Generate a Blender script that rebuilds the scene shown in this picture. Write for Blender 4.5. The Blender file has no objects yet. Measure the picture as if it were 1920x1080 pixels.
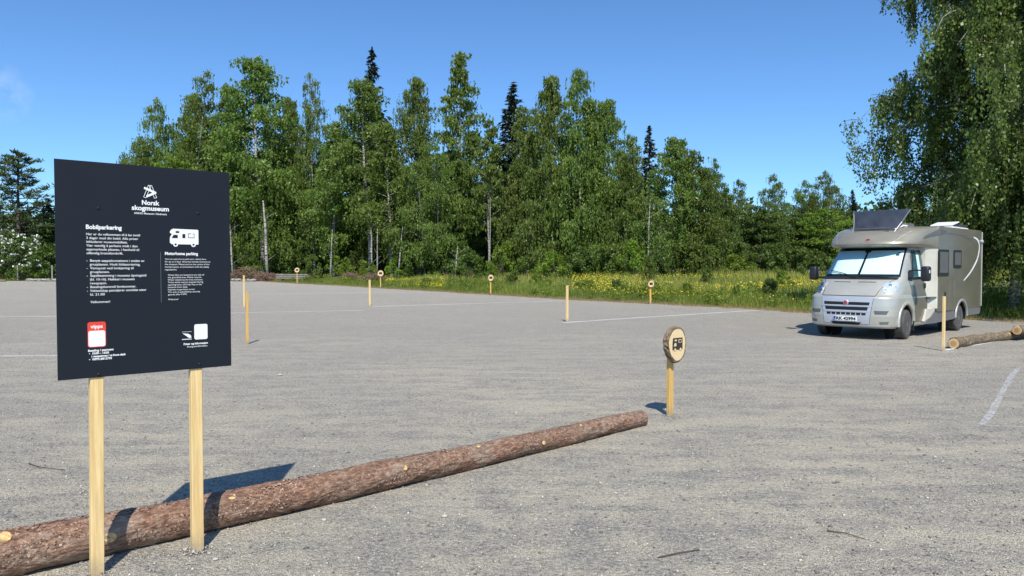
import bpy, bmesh, math, random
import numpy as np
from mathutils import Vector, Matrix

random.seed(7)
R = math.radians
S = bpy.context.scene
COL = S.collection

# ------------------------------------------------------------------ camera, world, sun, exposure
cam_d = bpy.data.cameras.new('camera')
cam = bpy.data.objects.new('camera', cam_d)
COL.objects.link(cam)
cam.location = (0, 0, 1.7)
cam.rotation_euler = (R(90) - math.atan(40 / 1400), 0, 0)
cam_d.sensor_width = 36
cam_d.lens = 36 * 1400 / 1920
cam_d.clip_start = 0.05
cam_d.clip_end = 3000
S.camera = cam

SUN_EL, SUN_AZ = 50.0, 175.0            # azimuth measured clockwise from +Y
sd = Vector((math.sin(R(SUN_AZ)) * math.cos(R(SUN_EL)), math.cos(R(SUN_AZ)) * math.cos(R(SUN_EL)), math.sin(R(SUN_EL))))
W = bpy.data.worlds.new('World')
S.world = W
W.use_nodes = True
nt = W.node_tree
sky = nt.nodes.new('ShaderNodeTexSky')
sky.sky_type = 'NISHITA'
sky.sun_disc = False
sky.sun_elevation = R(SUN_EL)
sky.sun_rotation = R(SUN_AZ)
sky.altitude = 200
sky.air_density = 0.85
sky.dust_density = 0.3
sky.ozone_density = 2.2
bg = nt.nodes['Background']
bg.inputs['Strength'].default_value = 0.138
# one faint wisp of cloud low in the sky on the left
tc = nt.nodes.new('ShaderNodeTexCoord')
dist = nt.nodes.new('ShaderNodeVectorMath'); dist.operation = 'DISTANCE'
dist.inputs[1].default_value = Vector((-955 / 1400, 1, 322 / 1400)).normalized()
nt.links.new(tc.outputs['Generated'], dist.inputs[0])
cn = nt.nodes.new('ShaderNodeTexNoise'); cn.inputs['Scale'].default_value = 38; cn.inputs['Detail'].default_value = 5
nt.links.new(tc.outputs['Generated'], cn.inputs['Vector'])
cm = nt.nodes.new('ShaderNodeMapRange')
cm.inputs[1].default_value = 0.035; cm.inputs[2].default_value = 0.004; cm.inputs[3].default_value = 0; cm.inputs[4].default_value = 1
nt.links.new(dist.outputs['Value'], cm.inputs[0])
cr = nt.nodes.new('ShaderNodeMapRange')
cr.inputs[1].default_value = 0.42; cr.inputs[2].default_value = 0.75; cr.inputs[3].default_value = 0; cr.inputs[4].default_value = 0.55
nt.links.new(cn.outputs['Fac'], cr.inputs[0])
cx = nt.nodes.new('ShaderNodeMath'); cx.operation = 'MULTIPLY'
nt.links.new(cm.outputs[0], cx.inputs[0]); nt.links.new(cr.outputs[0], cx.inputs[1])
hs = nt.nodes.new('ShaderNodeMixRGB'); hs.blend_type = 'MULTIPLY'; hs.inputs[0].default_value = 1; hs.inputs[2].default_value = (0.50, 0.73, 0.94, 1)
mx = nt.nodes.new('ShaderNodeMixRGB'); mx.inputs[2].default_value = (4.6, 5.2, 6.2, 1)
nt.links.new(sky.outputs[0], hs.inputs[1])
nt.links.new(cx.outputs[0], mx.inputs[0]); nt.links.new(hs.outputs[0], mx.inputs[1]); nt.links.new(mx.outputs[0], bg.inputs['Color'])

sl = bpy.data.lights.new('sun', 'SUN')
sl.energy = 4.2
sl.angle = R(0.53)
sl.color = (1.0, 0.95, 0.86)
so = bpy.data.objects.new('sun', sl)
COL.objects.link(so)
so.rotation_euler = sd.to_track_quat('Z', 'Y').to_euler()
S.view_settings.view_transform = 'Standard'
S.view_settings.look = 'None'
S.view_settings.exposure = 0.42
S.view_settings.gamma = 1.0
S.view_settings.use_curve_mapping = False
S.cycles.max_bounces = 7
S.cycles.transparent_max_bounces = 10

# ------------------------------------------------------------------ material helpers
class NT:
    def __init__(s, name):
        s.m = bpy.data.materials.new(name); s.m.use_nodes = True
        s.t = s.m.node_tree; s.b = s.t.nodes['Principled BSDF']
    def n(s, typ, **kw):
        x = s.t.nodes.new(typ)
        for k, v in kw.items():
            if k in ('operation', 'blend_type', 'data_type', 'feature', 'attribute_name', 'interpolation_type', 'distance'):
                setattr(x, k, v)
            else:
                x.inputs[k.replace('_', ' ')].default_value = v
        return x
    def l(s, a, b): s.t.links.new(a, b)
    def obj(s, scale=(1, 1, 1), rot=(0, 0, 0)):
        c = s.t.nodes.new('ShaderNodeTexCoord'); m = s.t.nodes.new('ShaderNodeMapping')
        m.inputs['Scale'].default_value = scale; m.inputs['Rotation'].default_value = rot
        s.l(c.outputs['Object'], m.inputs['Vector']); return m.outputs[0]
    def noise(s, vec, scale, detail=4, rough=0.55):
        x = s.n('ShaderNodeTexNoise', Scale=scale, Detail=detail, Roughness=rough); s.l(vec, x.inputs['Vector']); return x.outputs['Fac']
    def ramp(s, fac, stops):
        x = s.t.nodes.new('ShaderNodeValToRGB'); e = x.color_ramp.elements
        while len(e) < len(stops): e.new(0.5)
        for i, (p, c) in enumerate(stops):
            e[i].position = p; e[i].color = (*c, 1) if len(c) == 3 else c
        s.l(fac, x.inputs[0]); return x.outputs[0]
    def mix(s, fac, a, b, mode='MIX'):
        x = s.t.nodes.new('ShaderNodeMixRGB'); x.blend_type = mode
        for i, v in ((0, fac), (1, a), (2, b)):
            if hasattr(v, 'node'): s.l(v, x.inputs[i])
            elif i == 0: x.inputs[0].default_value = v
            else: x.inputs[i].default_value = (*v, 1)
        return x.outputs[0]
    def bump(s, h, strength=0.5, dist=0.01):
        x = s.n('ShaderNodeBump', Strength=strength, Distance=dist); s.l(h, x.inputs['Height']); s.l(x.outputs[0], s.b.inputs['Normal'])

def flat(name, col, rough=0.6, metal=0.0, var=0.06, scale=6.0, coat=0.0, spec=0.5):
    t = NT(name)
    v = t.obj()
    f = t.noise(v, scale, 3)
    c = t.ramp(f, [(0.3, tuple(x * (1 - var) for x in col)), (0.7, tuple(min(1, x * (1 + var)) for x in col))])
    t.l(c, t.b.inputs['Base Color'])
    t.b.inputs['Roughness'].default_value = rough; t.b.inputs['Metallic'].default_value = metal
    t.b.inputs['Coat Weight'].default_value = coat; t.b.inputs['Specular IOR Level'].default_value = spec
    return t.m

def m_paint(name, col, metal=0.55, rough=0.38):
    t = NT(name)
    v = t.obj((1, 1, 2.2))
    f = t.noise(v, 1.6, 5); g = t.noise(t.obj(), 900, 1)
    c = t.ramp(f, [(0.3, tuple(x * 0.9 for x in col)), (0.7, tuple(x * 1.05 for x in col))])
    c = t.mix(0.12, c, g, 'OVERLAY')
    t.l(c, t.b.inputs['Base Color'])
    rr = t.ramp(f, [(0.2, (rough - .06,) * 3), (0.8, (rough + .1,) * 3)]); t.l(rr, t.b.inputs['Roughness'])
    t.b.inputs['Metallic'].default_value = metal; t.b.inputs['Coat Weight'].default_value = 0.35; t.b.inputs['Coat Roughness'].default_value = 0.12
    return t.m

def m_gravel():
    t = NT('gravel')
    v = t.obj()
    big = t.noise(v, 0.16, 5, 0.6)
    st = t.noise(t.obj((0.4, 1.25, 1), (0, 0, R(-9))), 1.3, 9, 0.74)
    st2 = t.noise(t.obj((0.5, 1.3, 1), (0, 0, R(20))), 3.4, 7, 0.75)
    mid = t.noise(v, 3.2, 5, 0.7)
    gr = t.noise(v, 30, 5, 0.9)
    fine = t.noise(v, 130, 2, 0.8)
    base = t.ramp(gr, [(0.38, (0.165, 0.154, 0.134)), (0.5, (0.345, 0.322, 0.282)), (0.62, (0.57, 0.535, 0.47))])
    sand = t.ramp(gr, [(0.3, (0.48, 0.428, 0.320)), (0.7, (0.78, 0.70, 0.54))])
    f1 = t.ramp(st, [(0.49, (0, 0, 0)), (0.60, (1, 1, 1))])
    f2 = t.ramp(st2, [(0.50, (0, 0, 0)), (0.63, (0.9,) * 3)])
    f3 = t.ramp(mid, [(0.42, (0, 0, 0)), (0.62, (0.95,) * 3)])
    f = t.mix(0.8, f1, f2, 'SCREEN'); f = t.mix(0.65, f, f3, 'SCREEN')
    # wheel lanes: long curved, worn bands
    for rot_, sc_, ph_ in ((R(-14), 0.55, 0.0), (R(28), 0.42, 3.0)):
        wv = t.t.nodes.new('ShaderNodeTexWave'); wv.wave_type = 'BANDS'; wv.bands_direction = 'Y'
        wv.inputs['Scale'].default_value = sc_; wv.inputs['Distortion'].default_value = 5.0; wv.inputs['Detail'].default_value = 3; wv.inputs['Detail Scale'].default_value = 0.35; wv.inputs['Phase Offset'].default_value = ph_
        t.l(t.obj((0.35, 1, 1), (0, 0, rot_)), wv.inputs['Vector'])
        lane = t.ramp(wv.outputs['Fac'], [(0.80, (0, 0, 0)), (0.90, (0.75,) * 3)])
        lane = t.mix(1.0, lane, t.ramp(t.noise(v, 0.5, 4, 0.7), [(0.42, (0, 0, 0)), (0.6, (1, 1, 1))]), 'MULTIPLY')
        lane = t.mix(1.0, lane, t.ramp(mid, [(0.35, (0.3,) * 3), (0.6, (1, 1, 1))]), 'MULTIPLY')
        f = t.mix(0.9, f, lane, 'SCREEN')
    m = t.ramp(big, [(0.35, (0.5,) * 3), (0.6, (1.0,) * 3)])
    f = t.mix(1.0, f, m, 'MULTIPLY')
    # nearer the logs the lot is sandier, further off greyer
    sx = t.t.nodes.new('ShaderNodeSeparateXYZ'); t.l(v, sx.inputs[0])
    mr = t.n('ShaderNodeMapRange'); t.l(sx.outputs['Y'], mr.inputs[0]); mr.inputs[1].default_value = 4; mr.inputs[2].default_value = 20; mr.inputs[3].default_value = 1.0; mr.inputs[4].default_value = 0.22
    fm = t.n('ShaderNodeMath', operation='MULTIPLY'); t.l(f, fm.inputs[0]); t.l(mr.outputs[0], fm.inputs[1])
    c = t.mix(fm.outputs[0], base, sand)
    vo = t.n('ShaderNodeTexVoronoi', Scale=75.0); t.l(v, vo.inputs['Vector'])
    sp = t.ramp(fine, [(0.35, (0.35,) * 3), (0.5, (1.0,) * 3), (0.65, (1.55,) * 3)])
    c = t.mix(0.9, c, sp, 'MULTIPLY')
    vc = t.ramp(vo.outputs['Color'], [(0.0, (0.66,) * 3), (0.5, (1, 1, 1)), (1.0, (1.3, 1.28, 1.22))])
    c = t.mix(0.8, c, vc, 'MULTIPLY')
    t.l(c, t.b.inputs['Base Color']); t.b.inputs['Roughness'].default_value = 0.95; t.b.inputs['Specular IOR Level'].default_value = 0.15
    h = t.mix(0.5, gr, fine, 'ADD'); h = t.mix(0.6, h, vo.outputs['Distance'], 'SUBTRACT')
    h = t.mix(0.5, h, t.mix(0.5, mid, st2), 'ADD')
    t.bump(h, 0.95, 0.022)
    return t.m

def m_meadow():
    t = NT('meadow_ground')
    v = t.obj(); a = t.noise(v, 0.22, 5); b = t.noise(v, 4, 5)
    c = t.ramp(b, [(0.3, (0.05, 0.068, 0.018)), (0.7, (0.13, 0.15, 0.04))])
    d = t.ramp(b, [(0.3, (0.12, 0.105, 0.045)), (0.7, (0.22, 0.19, 0.08))])
    c = t.mix(t.ramp(a, [(0.5, (0, 0, 0)), (0.7, (0.6,) * 3)]), c, d)
    at = t.n('ShaderNodeAttribute', attribute_name='verge')
    e = t.ramp(b, [(0.3, (0.22, 0.15, 0.085)), (0.7, (0.36, 0.275, 0.175))])
    c = t.mix(at.outputs['Fac'], c, e)
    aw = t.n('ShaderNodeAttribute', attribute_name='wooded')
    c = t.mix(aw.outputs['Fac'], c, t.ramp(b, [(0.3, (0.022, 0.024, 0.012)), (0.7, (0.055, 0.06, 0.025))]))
    t.l(c, t.b.inputs['Base Color']); t.b.inputs['Roughness'].default_value = 1.0; t.b.inputs['Specular IOR Level'].default_value = 0.1
    t.bump(b, 1.0, 0.08)
    return t.m

def m_leaf(name, c0, c1, trans=0.32, tip=None, rough=0.45):
    t = NT(name)
    at = t.n('ShaderNodeAttribute', attribute_name='vary')
    stops = [(0.0, c0), (0.85, c1)] + ([(1.0, tip)] if tip else [])
    c = t.ramp(at.outputs['Fac'], stops)
    oi = t.t.nodes.new('ShaderNodeObjectInfo')
    hv = t.n('ShaderNodeHueSaturation')
    mr = t.n('ShaderNodeMapRange'); t.l(oi.outputs['Random'], mr.inputs[0]); mr.inputs[3].default_value = 0.490; mr.inputs[4].default_value = 0.512
    mv = t.n('ShaderNodeMapRange'); t.l(oi.outputs['Random'], mv.inputs[0]); mv.inputs[3].default_value = 0.88; mv.inputs[4].default_value = 1.22
    t.l(mr.outputs[0], hv.inputs['Hue']); t.l(mv.outputs[0], hv.inputs['Value']); t.l(c, hv.inputs['Color'])
    t.l(hv.outputs[0], t.b.inputs['Base Color']); t.b.inputs['Roughness'].default_value = rough; t.b.inputs['Specular IOR Level'].default_value = 0.4
    tr = t.t.nodes.new('ShaderNodeBsdfTranslucent')
    tint = t.mix(1.0, hv.outputs[0], (1.25, 1.35, 0.55), 'MULTIPLY'); t.l(tint, tr.inputs['Color'])
    ms = t.t.nodes.new('ShaderNodeMixShader'); ms.inputs[0].default_value = trans
    out = t.t.nodes['Material Output']
    t.l(t.b.outputs[0], ms.inputs[1]); t.l(tr.outputs[0], ms.inputs[2]); t.l(ms.outputs[0], out.inputs['Surface'])
    return t.m

def m_birch_bark():
    t = NT('birch_bark')
    v = t.obj((1, 1, 5)); a = t.noise(v, 2.2, 5, 0.7); b = t.noise(t.obj((2, 2, 1)), 1.3, 4)
    c = t.ramp(a, [(0.40, (0.03, 0.027, 0.024)), (0.50, (0.27, 0.255, 0.22)), (0.64, (0.52, 0.50, 0.45))])
    c = t.mix(t.ramp(b, [(0.55, (0, 0, 0)), (0.75, (0.7,) * 3)]), c, (0.06, 0.05, 0.042))
    t.l(c, t.b.inputs['Base Color']); t.b.inputs['Roughness'].default_value = 0.8
    return t.m

def m_bark(name, c0, c1, c2, sc=22, stretch=(1, 1, 1), bump=0.8, patch=False):
    t = NT(name)
    v = t.obj(stretch); a = t.noise(v, sc, 5, 0.7); b = t.noise(v, sc * 0.12, 4); vo = t.n('ShaderNodeTexVoronoi', Scale=sc * 1.3); t.l(v, vo.inputs['Vector'])
    c = t.ramp(a, [(0.32, c0), (0.5, c1), (0.68, c2)])
    c = t.mix(t.ramp(b, [(0.42, (0, 0, 0)), (0.62, (0.75,) * 3)]), c, t.ramp(a, [(0.35, tuple(x * 0.55 for x in c1)), (0.7, (c2[0] * 0.85, c2[1] * 0.95, c2[2]))]))
    e = t.ramp(vo.outputs['Distance'], [(0.0, (1.25,) * 3), (0.55, (0.6,) * 3)])
    c = t.mix(0.55, c, e, 'MULTIPLY')
    if patch:
        c = t.mix(t.ramp(t.noise(t.obj((0.6, 1, 1)), 3.2, 6, 0.75), [(0.52, (0, 0, 0)), (0.60, (0.8,) * 3)]), c, t.ramp(a, [(0.35, (0.22, 0.155, 0.115)), (0.65, (0.42, 0.33, 0.255))]))
    fl = t.ramp(t.noise(v, sc * 2.6, 2, 0.8), [(0.66, (0, 0, 0)), (0.72, (0.8,) * 3)])
    c = t.mix(fl, c, tuple(min(1, x * 1.7 + .05) for x in c2))
    t.l(c, t.b.inputs['Base Color']); t.b.inputs['Roughness'].default_value = 0.9; t.b.inputs['Specular IOR Level'].default_value = 0.25
    t.bump(t.mix(0.5, a, vo.outputs['Distance'], 'SUBTRACT'), bump, 0.02)
    return t.m

def m_wood(name, col, dark, stretch=(30, 30, 1.2), knots=True):
    t = NT(name)
    a = t.noise(t.obj(stretch), 2.0, 4, 0.6)
    c = t.ramp(a, [(0.3, dark), (0.6, col), (0.8, tuple(min(1, x * 1.12) for x in col))])
    if knots:
        vo = t.n('ShaderNodeTexVoronoi', Scale=2.6); t.l(t.obj((3.2, 0.01, 1.7)), vo.inputs['Vector'])
        c = t.mix(t.ramp(vo.outputs['Distance'], [(0.09, (0.85,) * 3), (0.14, (0, 0, 0))]), c, (0.16, 0.07, 0.03))
    c = t.mix(t.ramp(t.noise(t.obj((6, 6, 1.5)), 3, 5, 0.7), [(0.5, (0, 0, 0)), (0.75, (0.35,) * 3)]), c, (0.40, 0.31, 0.19))
    sz = t.t.nodes.new('ShaderNodeSeparateXYZ'); t.l(t.obj(), sz.inputs[0])
    gm = t.n('ShaderNodeMapRange'); t.l(sz.outputs['Z'], gm.inputs[0]); gm.inputs[1].default_value = 0.13; gm.inputs[2].default_value = 0.0; gm.inputs[3].default_value = 0; gm.inputs[4].default_value = 0.85
    gq = t.n('ShaderNodeMath', operation='MULTIPLY'); t.l(gm.outputs[0], gq.inputs[0]); t.l(t.ramp(t.noise(t.obj(), 30, 4, 0.7), [(0.3, (0.4,) * 3), (0.6, (1, 1, 1))]), gq.inputs[1])
    c = t.mix(gq.outputs[0], c, (0.26, 0.23, 0.18))
    t.l(c, t.b.inputs['Base Color']); t.b.inputs['Roughness'].default_value = 0.62
    t.bump(a, 0.25, 0.003)
    return t.m

def m_endgrain(name, light, dark, scale=60.0, axis='X', heart=0):
    """concentric growth rings round the object's own axis"""
    t = NT(name)
    c = t.t.nodes.new('ShaderNodeTexCoord'); sx = t.t.nodes.new('ShaderNodeSeparateXYZ'); cb = t.t.nodes.new('ShaderNodeCombineXYZ')
    t.l(c.outputs['Object'], sx.inputs[0])
    a, b = {'X': ('Y', 'Z'), 'Y': ('X', 'Z')}[axis]
    t.l(sx.outputs[a], cb.inputs[0]); t.l(sx.outputs[b], cb.inputs[1])
    w = t.t.nodes.new('ShaderNodeTexWave'); w.wave_type = 'RINGS'; w.rings_direction = 'Z'
    w.inputs['Scale'].default_value = scale; w.inputs['Distortion'].default_value = 1.2; w.inputs['Detail'].default_value = 2
    t.l(cb.outputs[0], w.inputs['Vector'])
    n = t.noise(cb.outputs[0], 9, 4)
    k = t.ramp(w.outputs['Fac'], [(0.2, dark), (0.7, light)])
    k = t.mix(t.ramp(n, [(0.45, (0, 0, 0)), (0.7, (0.6,) * 3)]), k, tuple(min(1, (x + y) / 2) for x, y in zip(light, dark)))
    if heart:
        ln = t.n('ShaderNodeVectorMath', operation='LENGTH'); t.l(cb.outputs[0], ln.inputs[0])
        k = t.mix(t.ramp(ln.outputs['Value'], [(heart * .8, (.8,) * 3), (heart, (0, 0, 0))]), k, (0.42, 0.20, 0.075))
        k = t.mix(t.ramp(n, [(0.5, (0, 0, 0)), (0.75, (0.35,) * 3)]), k, (0.30, 0.21, 0.12))
    t.l(k, t.b.inputs['Base Color']); t.b.inputs['Roughness'].default_value = 0.7
    return t.m

def m_chalk(lo=0.12, col=0.66):
    t = NT('chalk_line')
    v = t.obj(); a = t.noise(v, 11, 5, 0.75); b = t.noise(v, 60, 2, 0.8)
    t.b.inputs['Base Color'].default_value = (col, col, col, 1); t.b.inputs['Roughness'].default_value = 0.95
    s = t.mix(0.55, a, b)
    al = t.ramp(s, [(0.44, (lo,) * 3), (0.60, (0.95,) * 3)])
    t.l(al, t.b.inputs['Alpha'])
    return t.m

def m_glass(name, tint=(0.9, 0.95, 0.95)):
    t = NT(name)
    tb = t.t.nodes.new('ShaderNodeBsdfTransparent'); tb.inputs[0].default_value = (*tint, 1)
    gl = t.t.nodes.new('ShaderNodeBsdfGlossy'); gl.inputs['Roughness'].default_value = 0.03
    fr = t.t.nodes.new('ShaderNodeFresnel'); fr.inputs[0].default_value = 1.28
    ms = t.t.nodes.new('ShaderNodeMixShader'); out = t.t.nodes['Material Output']
    t.l(fr.outputs[0], ms.inputs[0]); t.l(tb.outputs[0], ms.inputs[1]); t.l(gl.outputs[0], ms.inputs[2]); t.l(ms.outputs[0], out.inputs['Surface'])
    return t.m

M = {}
M['gravel'] = m_gravel()
M['meadow'] = m_meadow()
M['birch_leaf'] = m_leaf('birch_leaves', (0.072, 0.115, 0.022), (0.195, 0.265, 0.052), 0.42, (0.27, 0.31, 0.10))
M['near_leaf'] = m_leaf('near_birch_leaves', (0.060, 0.095, 0.020), (0.175, 0.240, 0.055), 0.40, (0.28, 0.33, 0.12), 0.38)
M['dark_leaf'] = m_leaf('dark_leaves', (0.044, 0.078, 0.015), (0.130, 0.190, 0.034), 0.34)
M['bright_leaf'] = m_leaf('bright_leaves', (0.09, 0.145, 0.018), (0.23, 0.32, 0.040), 0.42)
M['needle'] = m_leaf('spruce_needles', (0.012, 0.022, 0.011), (0.034, 0.050, 0.022), 0.08)
M['pine_needle'] = m_leaf('pine_needles', (0.032, 0.054, 0.024), (0.105, 0.140, 0.055), 0.14)
M['grass'] = m_leaf('grass_blades', (0.10, 0.145, 0.026), (0.25, 0.31, 0.062), 0.42, (0.40, 0.37, 0.10))
M['dry'] = m_leaf('dry_grass', (0.16, 0.12, 0.05), (0.30, 0.24, 0.11), 0.2)
M['yellow'] = flat('buttercup', (0.78, 0.62, 0.02), 0.6)
M['blossom'] = flat('white_blossom', (0.80, 0.80, 0.76), 0.7)
M['brush'] = flat('dead_brush', (0.17, 0.105, 0.075), 0.9, var=0.4, scale=3)
M['birch_bark'] = m_birch_bark()
M['grey_bark'] = m_bark('grey_bark', (0.04, 0.033, 0.027), (0.10, 0.085, 0.07), (0.17, 0.15, 0.13), 6, (1, 1, 0.3))
M['log_bark'] = m_bark('log_bark', (0.10, 0.050, 0.032), (0.29, 0.160, 0.102), (0.48, 0.33, 0.235), 40, (0.45, 1, 1), 0.9, True)
M['brown_log'] = m_bark('brown_log_bark', (0.08, 0.055, 0.035), (0.22, 0.16, 0.10), (0.38, 0.29, 0.19), 18, (0.6, 1, 1))
M['post'] = m_wood('fresh_pine', (0.80, 0.60, 0.285), (0.62, 0.41, 0.16))
M['post_dark'] = m_wood('yellow_pine', (0.66, 0.42, 0.13), (0.50, 0.29, 0.07))
M['cut'] = m_endgrain('cut_pine_ring', (0.70, 0.52, 0.29), (0.48, 0.30, 0.13), 45, 'X', 0.065)
M['slice'] = m_endgrain('cut_slice_ring', (0.78, 0.62, 0.38), (0.62, 0.44, 0.22), 30, 'Y')
M['knot'] = flat('fresh_knot', (0.62, 0.40, 0.17), 0.7, var=0.3, scale=40)
M['resin'] = flat('torn_bark', (0.34, 0.17, 0.09), 0.7, var=0.4, scale=50)
M['chalk'] = m_chalk(0.05, 0.60)
M['chalk_fresh'] = m_chalk(0.48, 0.82)
M['panel'] = flat('slate_panel', (0.012, 0.0155, 0.022), 0.5, var=0.04, scale=3, spec=0.22)
M['print'] = flat('white_print', (0.80, 0.80, 0.79), 0.5, var=0.02)
M['print_dim'] = flat('grey_print', (0.20, 0.21, 0.24), 0.5, var=0.02)
M['red_print'] = flat('red_print', (0.72, 0.055, 0.03), 0.5, var=0.02)
M['screw'] = flat('dark_screw', (0.02, 0.02, 0.022), 0.4, 0.5)
M['burnt'] = flat('burnt_print', (0.03, 0.024, 0.02), 0.8)
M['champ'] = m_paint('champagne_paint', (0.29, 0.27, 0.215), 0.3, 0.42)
M['shaded_paint'] = m_paint('shaded_paint', (0.165, 0.151, 0.112), 0.25, 0.40)  # same metallic paint as the cap, with the side's shade put into its colour
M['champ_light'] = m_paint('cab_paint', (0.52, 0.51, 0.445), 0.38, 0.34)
M['silver'] = m_paint('silver_panel', (0.54, 0.57, 0.62), 0.35, 0.4)
M['skirt'] = flat('grey_skirt', (0.16, 0.16, 0.155), 0.5, 0.2)
M['black'] = flat('black_plastic', (0.016, 0.017, 0.020), 0.42)
M['void'] = flat('grille_black', (0.006, 0.006, 0.007), 0.7)
M['tyre'] = flat('tyre_rubber', (0.075, 0.072, 0.068), 0.85, var=0.15)
M['rim'] = flat('alloy', (0.30, 0.30, 0.30), 0.35, 0.8)
M['shade'] = flat('sunshade_foil', (0.62, 0.78, 0.80), 0.45, 0.0, var=0.03, scale=2)
M['dark_glass'] = flat('dark_glass', (0.010, 0.020, 0.022), 0.06, spec=0.8)
M['teal_glass'] = flat('teal_glass', (0.02, 0.075, 0.075), 0.06, spec=0.8)
M['smoke'] = flat('smoked_acrylic', (0.045, 0.05, 0.062), 0.3, spec=0.8, var=0.3, scale=4)
M['blind'] = flat('grey_blind', (0.11, 0.11, 0.11), 0.35, spec=0.6)
M['lens'] = m_glass('headlamp_glass')
M['reflector'] = flat('headlamp_chrome', (0.78, 0.80, 0.82), 0.28, 0.6, var=0.25, scale=14)
M['red'] = flat('red_badge', (0.36, 0.05, 0.06), 0.4, coat=0.5)
M['white'] = flat('white_plastic', (0.76, 0.76, 0.73), 0.45)
M['blue'] = flat('plate_blue', (0.02, 0.05, 0.30), 0.4)
M['ink'] = flat('plate_black', (0.012, 0.012, 0.012), 0.5)
M['clear'] = m_glass('windscreen_glass', (0.93, 0.97, 0.97))
M['twig'] = flat('twig', (0.10, 0.075, 0.055), 0.9, var=0.3, scale=20)
M['stone'] = None
def m_stone():
    t = NT('pebbles')
    at = t.n('ShaderNodeAttribute', attribute_name='vary')
    c = t.ramp(at.outputs['Fac'], [(0, (0.13, 0.12, 0.105)), (0.5, (0.31, 0.288, 0.25)), (0.95, (0.47, 0.44, 0.385)), (1.0, (0.62, 0.59, 0.53))])
    t.l(c, t.b.inputs['Base Color']); t.b.inputs['Roughness'].default_value = 0.9
    return t.m
M['stone'] = m_stone()

# ------------------------------------------------------------------ object helpers
def tag(o, label=None, cat=None, group=None, kind=None):
    if label: o['label'] = label
    if cat: o['category'] = cat
    if group: o['group'] = group
    if kind: o['kind'] = kind
    return o

def empty(name, loc=(0, 0, 0), rz=0.0, label=None, cat=None, group=None):
    o = bpy.data.objects.new(name, None); COL.objects.link(o)
    o.location = loc; o.rotation_euler = (0, 0, rz); o.empty_display_size = 0.2
    return tag(o, label, cat, group)

def link(name, me, mat=None, parent=None, smooth=False):
    o = bpy.data.objects.new(name, me); COL.objects.link(o)
    if mat is not None:
        me.materials.clear(); me.materials.append(mat)
    if parent is not None: o.parent = parent
    if smooth:
        me.polygons.foreach_set('use_smooth', [True] * len(me.polygons))
    return o

def from_np(name, V, F, vary=None):
    """V (n,3), F (m,k) arrays -> mesh; vary per face float"""
    me = bpy.data.meshes.new(name)
    V = np.asarray(V, dtype=np.float32); F = np.asarray(F, dtype=np.int32)
    k = F.shape[1]
    me.vertices.add(len(V)); me.vertices.foreach_set('co', V.ravel())
    me.loops.add(F.size); me.loops.foreach_set('vertex_index', F.ravel())
    me.polygons.add(len(F)); me.polygons.foreach_set('loop_start', np.arange(0, F.size, k, dtype=np.int32))
    me.polygons.foreach_set('loop_total', np.full(len(F), k, dtype=np.int32))
    if vary is not None:
        a = me.attributes.new('vary', 'FLOAT', 'FACE'); a.data.foreach_set('value', np.asarray(vary, dtype=np.float32))
    me.update(calc_edges=True)
    return me

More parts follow.
